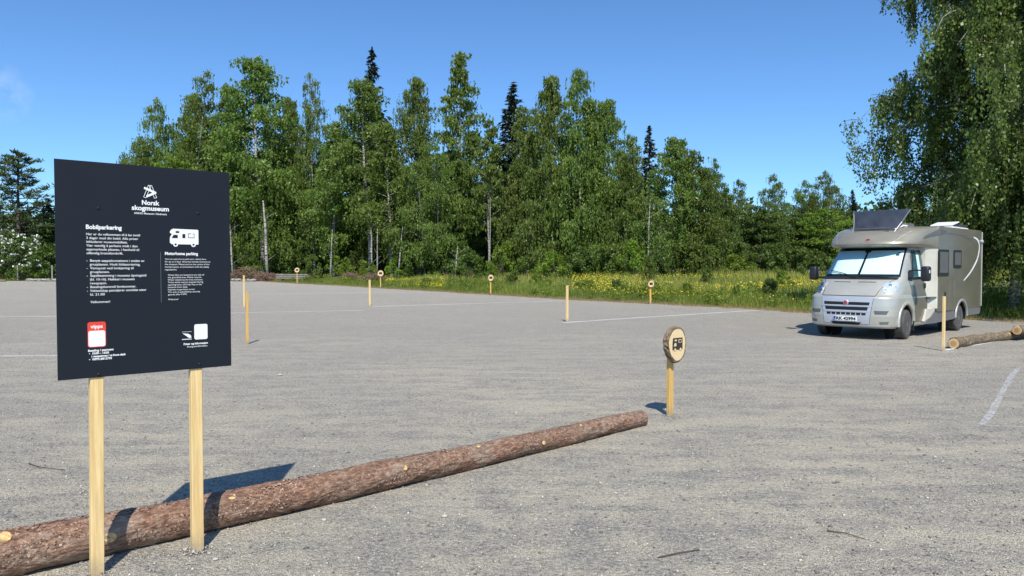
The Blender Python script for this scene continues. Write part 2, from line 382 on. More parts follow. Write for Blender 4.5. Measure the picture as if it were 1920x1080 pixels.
class B:
    def __init__(s): s.b = bmesh.new()
    def box(s, lo, hi, bevel=0.0, seg=2):
        g = bmesh.ops.create_cube(s.b, size=1.0)['verts']
        c = [(a + b) / 2 for a, b in zip(lo, hi)]; d = [abs(b - a) for a, b in zip(lo, hi)]
        for v in g: v.co = Vector((c[i] + v.co[i] * d[i] for i in range(3)))
        if bevel:
            es = list({e for v in g for e in v.link_edges})
            bmesh.ops.bevel(s.b, geom=es, offset=bevel, segments=seg, profile=0.5, affect='EDGES')
        return s
    def tube(s, pts, rad, n=10, caps=True, jitter=0.0):
        rings = []
        pts = [Vector(p) for p in pts]
        if not hasattr(rad, '__len__'): rad = [rad] * len(pts)
        up = Vector((0, 0, 1))
        for i, p in enumerate(pts):
            d = (pts[min(i + 1, len(pts) - 1)] - pts[max(i - 1, 0)]).normalized()
            a = d.cross(up)
            if a.length < 1e-3: a = d.cross(Vector((1, 0, 0)))
            a.normalize(); b = a.cross(d)
            r = rad[i]
            rings.append([s.b.verts.new(p + (a * math.cos(t) + b * math.sin(t)) * r * (1 + random.uniform(-jitter, jitter))) for t in [2 * math.pi * k / n for k in range(n)]])
        for r0, r1 in zip(rings, rings[1:]):
            for k in range(n): s.b.faces.new((r0[k], r0[(k + 1) % n], r1[(k + 1) % n], r1[k]))
        if caps:
            s.b.faces.new(rings[0][::-1]); s.b.faces.new(rings[-1])
        return s
    def prism(s, poly, d, axis='y'):
        """poly of 2-D points extruded between d[0] and d[1] along axis"""
        def P(p, q):
            return {'y': (p[0], q, p[1]), 'x': (q, p[0], p[1]), 'z': (p[0], p[1], q)}[axis]
        a = [s.b.verts.new(P(p, d[0])) for p in poly]; c = [s.b.verts.new(P(p, d[1])) for p in poly]
        s.b.faces.new(a); s.b.faces.new(c[::-1])
        for i in range(len(poly)):
            j = (i + 1) % len(poly); s.b.faces.new((a[i], c[i], c[j], a[j]))
        return s
    def lathe(s, prof, axis='y', n=32, c=(0, 0, 0)):
        """prof of (r, h); around axis"""
        rings = []
        for r, h in prof:
            ring = []
            for k in range(n):
                t = 2 * math.pi * k / n; u, v = r * math.cos(t), r * math.sin(t)
                q = {'y': (u, h, v), 'x': (h, u, v), 'z': (u, v, h)}[axis]
                ring.append(s.b.verts.new((c[0] + q[0], c[1] + q[1], c[2] + q[2])))
            rings.append(ring)
        for r0, r1 in zip(rings, rings[1:]):
            for k in range(n): s.b.faces.new((r0[k], r0[(k + 1) % n], r1[(k + 1) % n], r1[k]))
        s.b.faces.new(rings[0][::-1]); s.b.faces.new(rings[-1])
        return s
    def grid(s, rows):
        vs = [[s.b.verts.new(p) for p in r] for r in rows]
        for a, b in zip(vs, vs[1:]):
            for i in range(len(a) - 1): s.b.faces.new((a[i], a[i + 1], b[i + 1], b[i]))
        return vs
    def sheet(s, poly, z):
        s.b.faces.new([s.b.verts.new((p[0], p[1], z)) for p in poly]); return s
    def build(s, name, mat=None, parent=None, smooth=False, normals=True):
        if normals: bmesh.ops.recalc_face_normals(s.b, faces=s.b.faces[:])
        me = bpy.data.meshes.new(name); s.b.to_mesh(me); s.b.free()
        return link(name, me, mat, parent, smooth)

def smooth_by_angle(o, deg=32):
    me = o.data
    me.polygons.foreach_set('use_smooth', [True] * len(me.polygons))
    bm = bmesh.new(); bm.from_mesh(me)
    for e in bm.edges:
        e.smooth = not (len(e.link_faces) == 2 and e.calc_face_angle(0) > R(deg))
    bm.to_mesh(me); bm.free()

def boolean(o, cutters):
    for cme in cutters:
        c = bpy.data.objects.new('cutter', cme); COL.objects.link(c)
        if o.parent is not None: c.parent = o.parent
        md = o.modifiers.new('cut', 'BOOLEAN'); md.object = c; md.operation = 'DIFFERENCE'; md.solver = 'EXACT'
        bpy.context.view_layer.update()
        dg = bpy.context.evaluated_depsgraph_get()
        me = bpy.data.meshes.new_from_object(o.evaluated_get(dg))
        o.modifiers.clear(); o.data = me
        bpy.data.objects.remove(c)

def copy_tree(o, parent=None):
    c = o.copy(); COL.objects.link(c)
    if parent is not None: c.parent = parent
    for ch in list(o.children): copy_tree(ch, c)
    return c

def text_mesh(body, size, offset=0.0, width=None, spacing=1.0):
    cu = bpy.data.curves.new('text', 'FONT'); cu.body = body; cu.size = size; cu.offset = offset
    cu.space_character = spacing; cu.extrude = 0.0; cu.resolution_u = 3
    ob = bpy.data.objects.new('text', cu); COL.objects.link(ob)
    bpy.context.view_layer.update()
    dg = bpy.context.evaluated_depsgraph_get()
    me = bpy.data.meshes.new_from_object(ob.evaluated_get(dg))
    bpy.data.objects.remove(ob)
    xs = [v.co.x for v in me.vertices]
    k = (width / (max(xs) - min(xs))) if width else 1.0
    x0 = min(xs)
    for v in me.vertices: v.co.x = (v.co.x - x0) * k
    return me

def text_part(name, items, mat, parent, y, extrude=0.0, flip=False):
    """items: (body, u, z, size, width or None, bold) laid on the plane local-y = y facing -y"""
    bm = bmesh.new()
    for body, u, z, size, width, bold in items:
        me = text_mesh(body, size, bold, width)
        for v in me.vertices:
            v.co = Vector((u + v.co.x, y, z + v.co.y))
        bm.from_mesh(me)
    me = bpy.data.meshes.new(name); bm.to_mesh(me); bm.free()
    return link(name, me, mat, parent)

# ------------------------------------------------------------------ ground
EDGE = [(60, -30), (44, -4), (30, 11.5), (22, 18.2), (15.4, 22.7), (12.6, 25.6), (10.5, 27.4), (9.35, 29.9), (6.3, 34), (3.6, 37.2), (1.0, 41), (-2, 45.8),
        (-6, 52), (-10.7, 59), (-15.5, 66.5), (-21, 74), (-29, 86), (-36.9, 92), (-48, 90), (-61, 88), (-75, 90), (-120, 96)]
E2 = np.array(EDGE, float)
def edge_dist(P):
    """distance past the gravel edge (positive on the meadow side)"""
    P = np.asarray(P, float); best = np.full(len(P), 1e9); sgn = np.ones(len(P))
    for a, b in zip(E2[:-1], E2[1:]):
        d = b - a; t = np.clip(((P - a) @ d) / (d @ d), 0, 1); q = a + t[:, None] * d
        r = np.hypot(*(P - q).T); cr = d[0] * (P[:, 1] - a[1]) - d[1] * (P[:, 0] - a[0])
        m = r < best - 1e-9; best[m] = r[m]; sgn[m] = np.where(cr[m] > 0, -1, 1)
    return best * sgn
def rise(e):
    t = np.clip((e - 1.0) / 34.0, 0, 1)
    return 0.95 * t * t * (3 - 2 * t) - 0.02
def gz(x, y): return float(rise(edge_dist([(x, y)]))[0])

def strip_axis(lo, hi, fine_lo, fine_hi, fine, coarse):
    a = list(np.arange(lo, fine_lo, coarse)) + list(np.arange(fine_lo, fine_hi, fine)) + list(np.arange(fine_hi, hi + coarse, coarse)); return np.array(a)
gx = strip_axis(-1500, 1500, -90, 70, 1.6, 60); gy = strip_axis(-300, 1800, -10, 150, 1.6, 60)
X, Y = np.meshgrid(gx, gy)
P = np.stack([X.ravel(), Y.ravel()], 1)
e = edge_dist(P)
rng = np.random.default_rng(3)
Z = rise(e) + np.where(e > 4, rng.normal(0, 0.03, len(e)), 0)
Z[e < -2] = -0.06
far = np.clip((e - 75) / 60, 0, 1); Z += 6.0 * far * far * (3 - 2 * far)    # wooded rise behind the trees
nx = len(gx); idx = np.arange(len(P)).reshape(len(gy), nx)
F = np.stack([idx[:-1, :-1], idx[:-1, 1:], idx[1:, 1:], idx[1:, :-1]], -1).reshape(-1, 4)
me = from_np('meadow', np.column_stack([P, Z]), F)
at = me.attributes.new('verge', 'FLOAT', 'POINT')
at.data.foreach_set('value', np.clip(1.25 - np.abs(e - 0.4) / 2.4, 0, 1).astype(np.float32))
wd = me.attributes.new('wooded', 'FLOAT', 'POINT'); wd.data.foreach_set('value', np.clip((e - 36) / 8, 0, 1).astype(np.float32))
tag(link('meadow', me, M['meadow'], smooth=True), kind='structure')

# gravel sheet with a ragged edge
ed = []
for a, b in zip(EDGE[:-1], EDGE[1:]):
    n = max(2, int(math.dist(a, b) / 0.45))
    for k in range(n):
        t = k / n; ed.append((a[0] + (b[0] - a[0]) * t + random.gauss(0, 0.13), a[1] + (b[1] - a[1]) * t + random.gauss(0, 0.13)))
ed.append(EDGE[-1])
g = B()
g.sheet(ed + [(-120, -30)], 0.0)
bmesh.ops.triangulate(g.b, faces=g.b.faces[:])
o = g.build('gravel_lot', M['gravel'], normals=False)
for p in o.data.polygons:
    if p.normal.z < 0: p.flip()
tag(o, kind='structure')

# chalk lines
def chalk(pts, w, mat='chalk_fresh'):
    g = B(); rows = []; P_ = []
    for a, b in zip(pts[:-1], pts[1:]):
        n = max(2, int(math.dist(a, b) / 0.25))
        P_ += [(a[0] + (b[0] - a[0]) * k / n, a[1] + (b[1] - a[1]) * k / n) for k in range(n)]
    P_.append(pts[-1])
    ph = random.uniform(0, 9)
    for i, p in enumerate(P_):
        q = P_[min(i + 1, len(P_) - 1)]; r = P_[max(i - 1, 0)]
        d = Vector((q[0] - r[0], q[1] - r[1])).normalized(); nrm = Vector((-d.y, d.x))
        off = 0.018 * math.sin(i * 0.31 + ph) + random.gauss(0, 0.008); ww = w * random.uniform(0.75, 1.2) / 2
        rows.append([(p[0] + nrm.x * (off - ww), p[1] + nrm.y * (off - ww), 0.005), (p[0] + nrm.x * (off + ww), p[1] + nrm.y * (off + ww), 0.005)])
    g.grid(rows)
    o = g.build('painted_line', M[mat], normals=False)
    tag(o, kind='structure')
for ln, w in [([(1.55, 22.6), (5.6, 25.9), (9.9, 29.3)], 0.15), ([(-6.0, 31.7), (1.2, 36.2), (2.6, 37.4)], 0.2),
              ([(-16, 45.8), (-9.5, 49.5), (-3.8, 49.8)], 0.26), ([(-30, 25.0), (-15.5, 25.5), (-5.8, 29)], 0.16),
              ([(-18, 13.7), (-8.7, 14.15), (-6.2, 16.2)], 0.10), 
              ([(-40, 60), (-26, 62), (-20, 62)], 0.18), ([(8.8, 15.1), (14, 19.5)], 0.10)]:
    chalk(ln, w)
chalk([(8.5, 12.5), (5.02, 7.94)], 0.075, 'chalk'); chalk([(4.9, 7.97), (5.02, 7.92), (6.6, 7.62), (8.5, 7.3)], 0.045, 'chalk')

# pebbles lying loose on the lot
def pebbles(n, rmin, rmax, ymax, ymin=2.6):
    r = np.random.default_rng(5)
    Yp = ymin + (ymax - ymin) * r.random(n) ** 1.6
    Xp = (r.random(n) * 2 - 1) * (Yp * 0.78 + 0.6)
    s = rmin + (rmax - rmin) * r.random(n) ** 5
    base = np.array([(1, 0, 0), (0, 1, 0), (-1, 0, 0), (0, -1, 0), (0, 0, 1), (0, 0, -1)], float)
    fc = np.array([(0, 1, 4), (1, 2, 4), (2, 3, 4), (3, 0, 4), (1, 0, 5), (2, 1, 5), (3, 2, 5), (0, 3, 5)])
    V = base[None] * (1 + r.normal(0, 0.22, (n, 6, 1))) * s[:, None, None] * np.array([1.25, 1.0, 0.62])
    a = r.random(n) * 6.28; c, sn = np.cos(a), np.sin(a)
    Vx = V[..., 0] * c[:, None] - V[..., 1] * sn[:, None]; Vy = V[..., 0] * sn[:, None] + V[..., 1] * c[:, None]
    V = np.stack([Vx + Xp[:, None], Vy + Yp[:, None], V[..., 2] + (s * 0.35)[:, None]], -1).reshape(-1, 3)
    F = (fc[None] + (np.arange(n) * 6)[:, None, None]).reshape(-1, 3)
    return from_np('gravel_stones', V, F, np.repeat(r.random(n), 8))
tag(link('gravel_stones', pebbles(70000, 0.0025, 0.013, 22), M['stone']), 'loose grey pebbles scattered over the parking lot', 'gravel', kind='stuff')
# single stones large enough to pick out
for i, (x, y, s, lab) in enumerate([(-0.46, 5.02, .030, 'pale fist-size stone right of the middle of the long log'), (-1.26, 4.95, .024, 'small yellowish stone just below the long log'),
                                 (2.38, 3.62, .020, 'whitish stone by itself near the bottom right corner'),
                                 (-3.62, 11.6, .05, 'white stone on open gravel between the sign and the round marker'), (1.46, 8.25, .026, 'stone lying between the log end and the round wooden marker'),
                                 (-1.72, 4.28, .022, 'stone at the foot of the right sign post')]):
    g = B(); bmesh.ops.create_icosphere(g.b, subdivisions=2, radius=s)
    for v in g.b.verts: v.co = Vector((v.co.x * 1.3, v.co.y, v.co.z * .7)) * (1 + random.uniform(-.14, .14))
    o = g.build('stone', flat('stone_grey', (0.40, 0.375, 0.32), 0.9, var=.2, scale=30), smooth=True)
    o.scale = (.62,) * 3; o.location = (x, y, s * .3); tag(o, lab, 'stone')
# twigs
for i, (pts, lab) in enumerate([([(2.02, 4.74), (2.11, 4.69), (2.19, 4.60)], 'short straight dark twig on the gravel in the lower right'),
                                ([(2.50, 3.92), (2.58, 3.93), (2.68, 3.87), (2.74, 3.84)], 'long thin curved twig on the gravel near the lower right'),
                                ([(-4.16, 6.38), (-4.0, 6.26), (-3.72, 6.17)], 'dark twig lying on gravel left of the sign posts'),
                                ([(0.85, 4.30), (0.98, 4.36), (1.12, 4.42)], 'thin pale twig on the gravel under the middle of the picture')]):
    g = B(); g.tube([(x, y, .008 + .004 * (k % 2)) for k, (x, y) in enumerate(pts)], [.0042, .0036, .003, .002][:len(pts)], 6)
    o = g.build('twig', M['twig'], smooth=True); tag(o, lab, 'twig')

# ------------------------------------------------------------------ foliage generators
def quads(centres, dirs, size, aspect, rg, sizevar=0.35, spread=0.45):
    """rhombus leaves: long axis near dirs, random roll"""
    n = len(centres)
    a = dirs + rg.normal(0, spread, (n, 3)); a /= np.linalg.norm(a, axis=1)[:, None] + 1e-9
    b = np.cross(a, rg.normal(0, 1, (n, 3))); b /= np.linalg.norm(b, axis=1)[:, None] + 1e-9
    s = (size * (1 + rg.normal(0, sizevar, n)).clip(0.4, 2))[:, None]
    c = centres
    V = np.stack([c - a * s, c + b * s * aspect - a * s * 0.15, c + a * s, c - b * s * aspect - a * s * 0.15], 1).reshape(-1, 3)
    return V, np.arange(n * 4).reshape(-1, 4)

def tube_np(lines, sides=5):
    """lines: list of (pts (k,3), radii (k))"""
    Vs, Fs, o = [], [], 0
    for P_, r in lines:
        P_ = np.asarray(P_, float); k = len(P_)
        d = np.gradient(P_, axis=0); d /= np.linalg.norm(d, axis=1)[:, None] + 1e-9
        ref = np.array([0, 0, 1.0]) if abs(d[0, 2]) < 0.9 else np.array([1.0, 0, 0])
        a = np.cross(d, ref); a /= np.linalg.norm(a, axis=1)[:, None] + 1e-9; b = np.cross(a, d)
        t = np.arange(sides) * 2 * np.pi / sides
        ring = P_[:, None] + (a[:, None] * np.cos(t)[None, :, None] + b[:, None] * np.sin(t)[None, :, None]) * np.asarray(r)[:, None, None]
        Vs.append(ring.reshape(-1, 3))
        i = np.arange((k - 1) * sides).reshape(k - 1, sides); j = np.roll(i, -1, axis=1)
        Fs.append(np.stack([i, j, j + sides, i + sides], -1).reshape(-1, 4) + o); o += k * sides
    return np.concatenate(Vs), np.concatenate(Fs)

M['cream_lit'] = m_paint('cream_lit_paint', (0.66, 0.63, 0.53), 0.1, 0.4)
def birch(seed, H, Rc, base=0.22, nb=46, leaf=0.16, nleaf=9000, lean=0.02, hang=1.2, stems=1, top=0.5, asc=0.9, clump=1.0, trunk_r=None, low=0.0):
    rg = np.random.default_rng(seed)
    woods, cl, cd, cs = [], [], [], []
    for s_ in range(stems):
        off = np.array([0, 0]) if stems == 1 else rg.normal(0, 0.6, 2)
        ln = rg.normal(0, lean, 2) + (off * 0.05 if stems > 1 else 0)
        h = H * (1 if s_ == 0 else rg.uniform(0.72, 0.97))
        zz = np.linspace(0, h, 12)
        wob = np.cumsum(rg.normal(0, 0.012 * h / 12 * 3, (12, 2)), 0)
        tr = np.column_stack([off[0] + ln[0] * zz + wob[:, 0], off[1] + ln[1] * zz + wob[:, 1], zz])
        r0 = (trunk_r or h * 0.0085) * (1 if stems == 1 else 0.8)
        woods.append((tr, r0 * (1 - 0.9 * zz / h)))
        k = nb // stems
        for i in range(k):
            t = base + (0.985 - base) * ((i + rg.random()) / k) ** 0.9
            z = t * h; c = np.array([np.interp(z, zz, tr[:, j]) for j in range(3)])
            u = (t - base) / (1 - base)
            prof = min(1.0, (u + 0.22 + low) / 0.45) * (1 - u ** 1.6) ** (top + .2) + 0.05
            L = Rc * prof * rg.uniform(0.7, 1.3) / (1 if stems == 1 else 1.15)
            az = i * 2.39996 + rg.normal(0, 0.5)
            el = asc * (0.55 + 0.6 * u) + rg.normal(0, 0.15)
            m = 7; q = np.linspace(0, 1, m)
            hx = L * (q ** 0.95) * math.cos(el * 0.75); vz = L * (math.sin(el) * q * 1.15 - 0.55 * q ** 2.4)
            br = np.column_stack([c[0] + hx * math.cos(az), c[1] + hx * math.sin(az), c[2] + vz]) + np.cumsum(rg.normal(0, 0.03 * L, (m, 3)), 0) * q[:, None]
            woods.append((br, np.linspace(r0 * 0.33 * (1 - u * 0.6), 0.008, m)))
            # side twigs carrying hanging strings
            ns = max(4, int(9 * prof * clump + 3))
            for j in range(ns):
                qq = rg.uniform(0.22, 1.0); p = np.array([np.interp(qq, q, br[:, w]) for w in range(3)])
                sl_ = L * 0.42 * rg.random() * (1.2 - 0.5 * qq); sa = az + rg.normal(0, 1.1)
                p2 = p + np.array([math.cos(sa) * sl_, math.sin(sa) * sl_, rg.normal(0.05, 0.15) * sl_])
                hl = hang * rg.uniform(0.4, 1.5) * (0.5 + 0.5 * (1 - u))
                cl.append((p, p2, hl))
    per = max(4, nleaf // len(cl))
    C = []
    for p, p2, hl in cl:
        k1 = per // 3; t = rg.random(k1)[:, None]
        C.append(p + (p2 - p) * t + rg.normal(0, 0.16 * max(.5, Rc / 4), (k1, 3)))
        k2 = per - k1; ns = 4
        sx = rg.normal(0, 0.34 * max(.5, Rc / 4), (ns, 2)); w = rg.integers(0, ns, k2); dz = rg.random(k2) ** 0.8 * hl * (0.5 + 0.5 * (w + 1) / ns)
        C.append(np.column_stack([p2[0] + sx[w, 0] + rg.normal(0, 0.045, k2), p2[1] + sx[w, 1] + rg.normal(0, 0.045, k2), p2[2] + 0.1 - dz]))
    C = np.concatenate(C); C = C[C[:, 2] > 0.15]
    D = np.tile([0, 0, -1.0], (len(C), 1))
    V, F = quads(C, D, leaf * 0.98, 0.44, rg, 0.35, 0.38)
    # tone follows the twig a leaf grows on, plus its own
    va = (0.45 + 0.22 * np.sin(C[:, 0] * 1.3 + seed) * np.cos(C[:, 2] * 0.9) + rg.normal(0, 0.2, len(C))).clip(0, 1)
    TV, TF = tube_np(woods, 6)
    return from_np('trunk', TV, TF), from_np('crown', V, F, va)

def spruce(seed, H, Rc, leaf=0.2, n=7000, base=0.05):
    rg = np.random.default_rng(seed)
    woods = [(np.array([(0, 0, 0), (0, 0, H * 0.5), (0, 0, H)]), np.array([H * 0.011, H * 0.006, 0.01]))]
    C, D = [], []
    nw = int(H * 2.3)
    tot = 0; specs = []
    for i in range(nw):
        t = base + (1 - base) * (i + 0.5) / nw; z = t * H; L = Rc * (1 - t) ** 0.8 + 0.12
        for j in range(7):
            specs.append((z + rg.normal(0, 0.12), L * rg.uniform(0.65, 1.15), rg.uniform(0, 6.28), t)); tot += L
    for z, L, az, t in specs:
        k = max(5, int(n * L / tot)); q = rg.random(k) ** 0.7
        dz = -0.35 * L * q + 0.28 * L * q ** 3 + 0.3 * t * L * q
        wd = 0.22 * L * (1 - q * 0.7)
        x = q * L; y = rg.normal(0, 1, k) * wd * 0.6; dd = -np.abs(rg.normal(0, 0.12, k)) * (1 + L * 0.35)
        c, s = math.cos(az), math.sin(az)
        C.append(np.column_stack([x * c - y * s, x * s + y * c, z + dz + dd])); D.append(np.tile([c, s, -0.25], (k, 1)))
        if rg.random() < 0.5: woods.append((np.array([(0, 0, z), (L * .5 * c, L * .5 * s, z - .14 * L), (L * .9 * c, L * .9 * s, z - .12 * L)]), np.array([.03, .02, .008])))
    C = np.concatenate(C); D = np.concatenate(D)
    V, F = quads(C, D, leaf, 0.33, rg)
    TV, TF = tube_np(woods, 5)
    return from_np('trunk', TV, TF), from_np('crown', V, F, (0.45 + rg.normal(0, 0.25, len(C))).clip(0, 1))

def blob_bush(seed, H, Rc, leaf=0.1, n=4000, clumps=26, low=0.02, flat_=1.0, stems=6, wr=0.03):
    """shrub or round tree: leaf clumps on stems, open between"""
    rg = np.random.default_rng(seed); woods, C = [], []
    for i in range(clumps):
        az = rg.uniform(0, 6.28); u = rg.random(); rr = Rc * math.sqrt(rg.random()) * (0.92 if u < 0.7 else 0.55)
        z = H * (low + (0.93 - low) * u * (1 - 0.28 * (rr / Rc) ** 2))
        c = np.array([rr * math.cos(az), rr * math.sin(az), z]); s = rg.uniform(0.16, 0.34) * (Rc + H * 0.5) * 0.5
        k = int(n / clumps * rg.uniform(0.6, 1.4)); d = rg.normal(0, 1, (k, 3)); d /= np.linalg.norm(d, axis=1)[:, None]
        C.append(c + d * s * (rg.random((k, 1)) ** 0.45) * np.array([1, 1, 0.85]))
        if i % max(1, clumps // (stems * 2)) == 0:
            woods.append((np.array([(c[0] * .08, c[1] * .08, 0), (c[0] * .45, c[1] * .45, z * .55), tuple(c)]), np.array([wr, wr * .6, wr * .25])))
    C = np.concatenate(C); C = C[C[:, 2] > 0.02]
    V, F = quads(C, rg.normal(0, 1, (len(C), 3)) + [0, 0, .3], leaf, 0.55, rg)
    va = (0.45 + 0.2 * np.sin(C[:, 0] * 3 + C[:, 2] * 4) + rg.normal(0, 0.22, len(C))).clip(0, 1)
    TV, TF = tube_np(woods, 5)
    return from_np('stems', TV, TF), from_np('foliage', V, F, va), C

def pine(seed, H, Rc, n=11000, leaf=0.17):
    rg = np.random.default_rng(seed); woods = [(np.array([(0, 0, 0), (.1, .05, H * .5), (0, 0, H)]), np.array([.2, .13, .02]))]; C, D = [], []
    nb = 70
    for i in range(nb):
        t = 0.12 + 0.86 * (i + rg.random()) / nb; L = Rc * (1 - t) ** 0.75 * rg.uniform(.55, 1.2) + .25; az = i * 2.4 + rg.normal(0, .3); z = t * H
        c, s = math.cos(az), math.sin(az); tip = np.array([L * c, L * s, z + L * (.12 + .45 * t)])
        woods.append((np.array([(0, 0, z), (L * .5 * c, L * .5 * s, z + L * .02), tuple(tip)]), np.array([.05, .035, .012])))
        for j in range(5):
            q = rg.uniform(.35, 1.05); p = np.array([0, 0, z]) * (1 - q) + tip * q + rg.normal(0, .22 * L * .5, 3) * [1, 1, .4]
            k = int(n / nb / 5); d = rg.normal(0, 1, (k, 3)); d[:, 2] = np.abs(d[:, 2]) * .9; d /= np.linalg.norm(d, axis=1)[:, None]
            C.append(p + d * rg.random((k, 1)) * (.28 + .1 * L)); D.append(d)
    C = np.concatenate(C); D = np.concatenate(D); V, F = quads(C, D + [0, 0, .5], leaf, .22, rg)
    TV, TF = tube_np(woods, 5)
    return from_np('trunk', TV, TF), from_np('crown', V, F, (.5 + rg.normal(0, .25, len(C))).clip(0, 1))

def px(p, D): return (p - 960) / 1400 * D
LIB = {}
def plant(name, meshes, mats, parts, p, D, scale, label, cat, group=None, rz=None, sxy=1.0):
    x = px(p, D); z = gz(x, D)
    r = empty(name, (x, D, z - 0.03), random.uniform(0, 6.28) if rz is None else rz, label, cat, group)
    r.scale = (scale * sxy, scale * sxy, scale)
    for me, mt, pn in zip(meshes, mats, parts):
        o = bpy.data.objects.new(pn, me); COL.objects.link(o); o.parent = r
        if not me.materials: me.materials.append(mt)
    return r
def height_for(top, D, x): return (500 - top) / 1400 * D + 1.7 - gz(x, D)
# ------------------------------------------------------------------ trees
def lib(k, H, Rc, meshes, mats, names):
    n = len(meshes[1].vertices); a = np.empty(n * 3, dtype=np.float32); meshes[1].vertices.foreach_get('co', a); a = a.reshape(-1, 3)
    LIB[k] = (float(np.percentile(a[:, 2], 99.95)), float(np.percentile(np.hypot(a[:, 0], a[:, 1]), 95)), meshes, mats, names)
BB, BL = M['birch_bark'], M['birch_leaf']
TC = ['trunk', 'crown']
lib('slim', 24, 3.4, birch(11, 24, 3.4, 0.2, 52, 0.125, 29250, hang=2.03, top=0.62), [BB, BL], TC)
lib('slim2', 24, 3.6, birch(12, 24, 3.6, 0.26, 48, 0.125, 27000, hang=2.29, top=0.5), [BB, BL], TC)
lib('airy', 24, 4.2, birch(13, 24, 4.2, 0.2, 44, 0.125, 21375, hang=2.7, top=0.42, stems=2), [BB, BL], TC)
lib('wide', 20, 5.0, birch(14, 20, 5.0, 0.12, 60, 0.125, 31500, hang=2.29, top=0.48, stems=3, low=0.2), [BB, BL], TC)
lib('full', 20, 4.0, birch(15, 20, 4.0, 0.05, 64, 0.125, 38250, hang=2.7, top=0.5, low=0.35), [BB, BL], TC)
lib('full2', 20, 4.2, birch(16, 20, 4.2, 0.05, 64, 0.125, 38250, hang=2.7, top=0.55, stems=2, low=0.4), [BB, BL], TC)
lib('point', 24, 3.2, birch(17, 24, 3.2, 0.15, 60, 0.125, 31500, hang=1.62, top=0.85, asc=1.1, low=0.2), [BB, BL], TC)
lib('thin', 14, 2.2, birch(18, 14, 2.2, 0.3, 34, 0.125, 9000, hang=1.0, top=0.6), [BB, BL], TC)
lib('round', 12, 4.2, birch(19, 12, 4.2, 0.08, 52, 0.125, 38025, hang=0.8, top=0.36, stems=4, low=0.5, asc=1.0), [M['grey_bark'], M['dark_leaf']], TC)
lib('bright', 12, 4.2, birch(20, 12, 4.2, 0.08, 52, 0.125, 23400, hang=0.6, top=0.36, stems=3, low=0.5, asc=1.0), [M['grey_bark'], M['bright_leaf']], TC)
lib('spruce', 22, 3.4, spruce(21, 22, 3.4, 0.24, 11000), [M['grey_bark'], M['needle']], TC)
lib('spruce2', 18, 3.6, spruce(22, 18, 3.6, 0.24, 9000), [M['grey_bark'], M['needle']], TC)
lib('pine', 15, 4.2, pine(23, 15, 4.2), [M['grey_bark'], M['pine_needle']], TC)
for i, (k, mt) in enumerate([('bush', 'dark_leaf'), ('bush2', 'bright_leaf'), ('bush3', 'birch_leaf')]):
    s_, f_, _ = blob_bush(30 + i, 3.0, 2.0, 0.10, 4200, 30)
    lib(k, 3.0, 2.0, (s_, f_), [M['grey_bark'], M[mt]], ['stems', 'foliage'])

def tree(kind, p, top, D, hw, label, cat='tree', group=None, rz=None):
    H, Rc, ms, mt, nm = LIB[kind]
    x = px(p, D); h = height_for(top, D, x); s = h / H; r = hw * (1.0 if kind.startswith('bush') else 1.15 if kind in ('spruce','spruce2','pine') else 1.42) / 1400 * D
    nme = {'pine': 'pine_tree', 'spruce': 'spruce_tree', 'spruce2': 'spruce_tree', 'round': 'willow_tree', 'bright': 'maple_tree'}.get(kind, 'birch_tree')
    if kind.startswith('bush'): nme = 'bush'
    return plant(nme, ms, mt, nm, p, D, s, label, cat, group, rz, sxy=(r / Rc) / s)

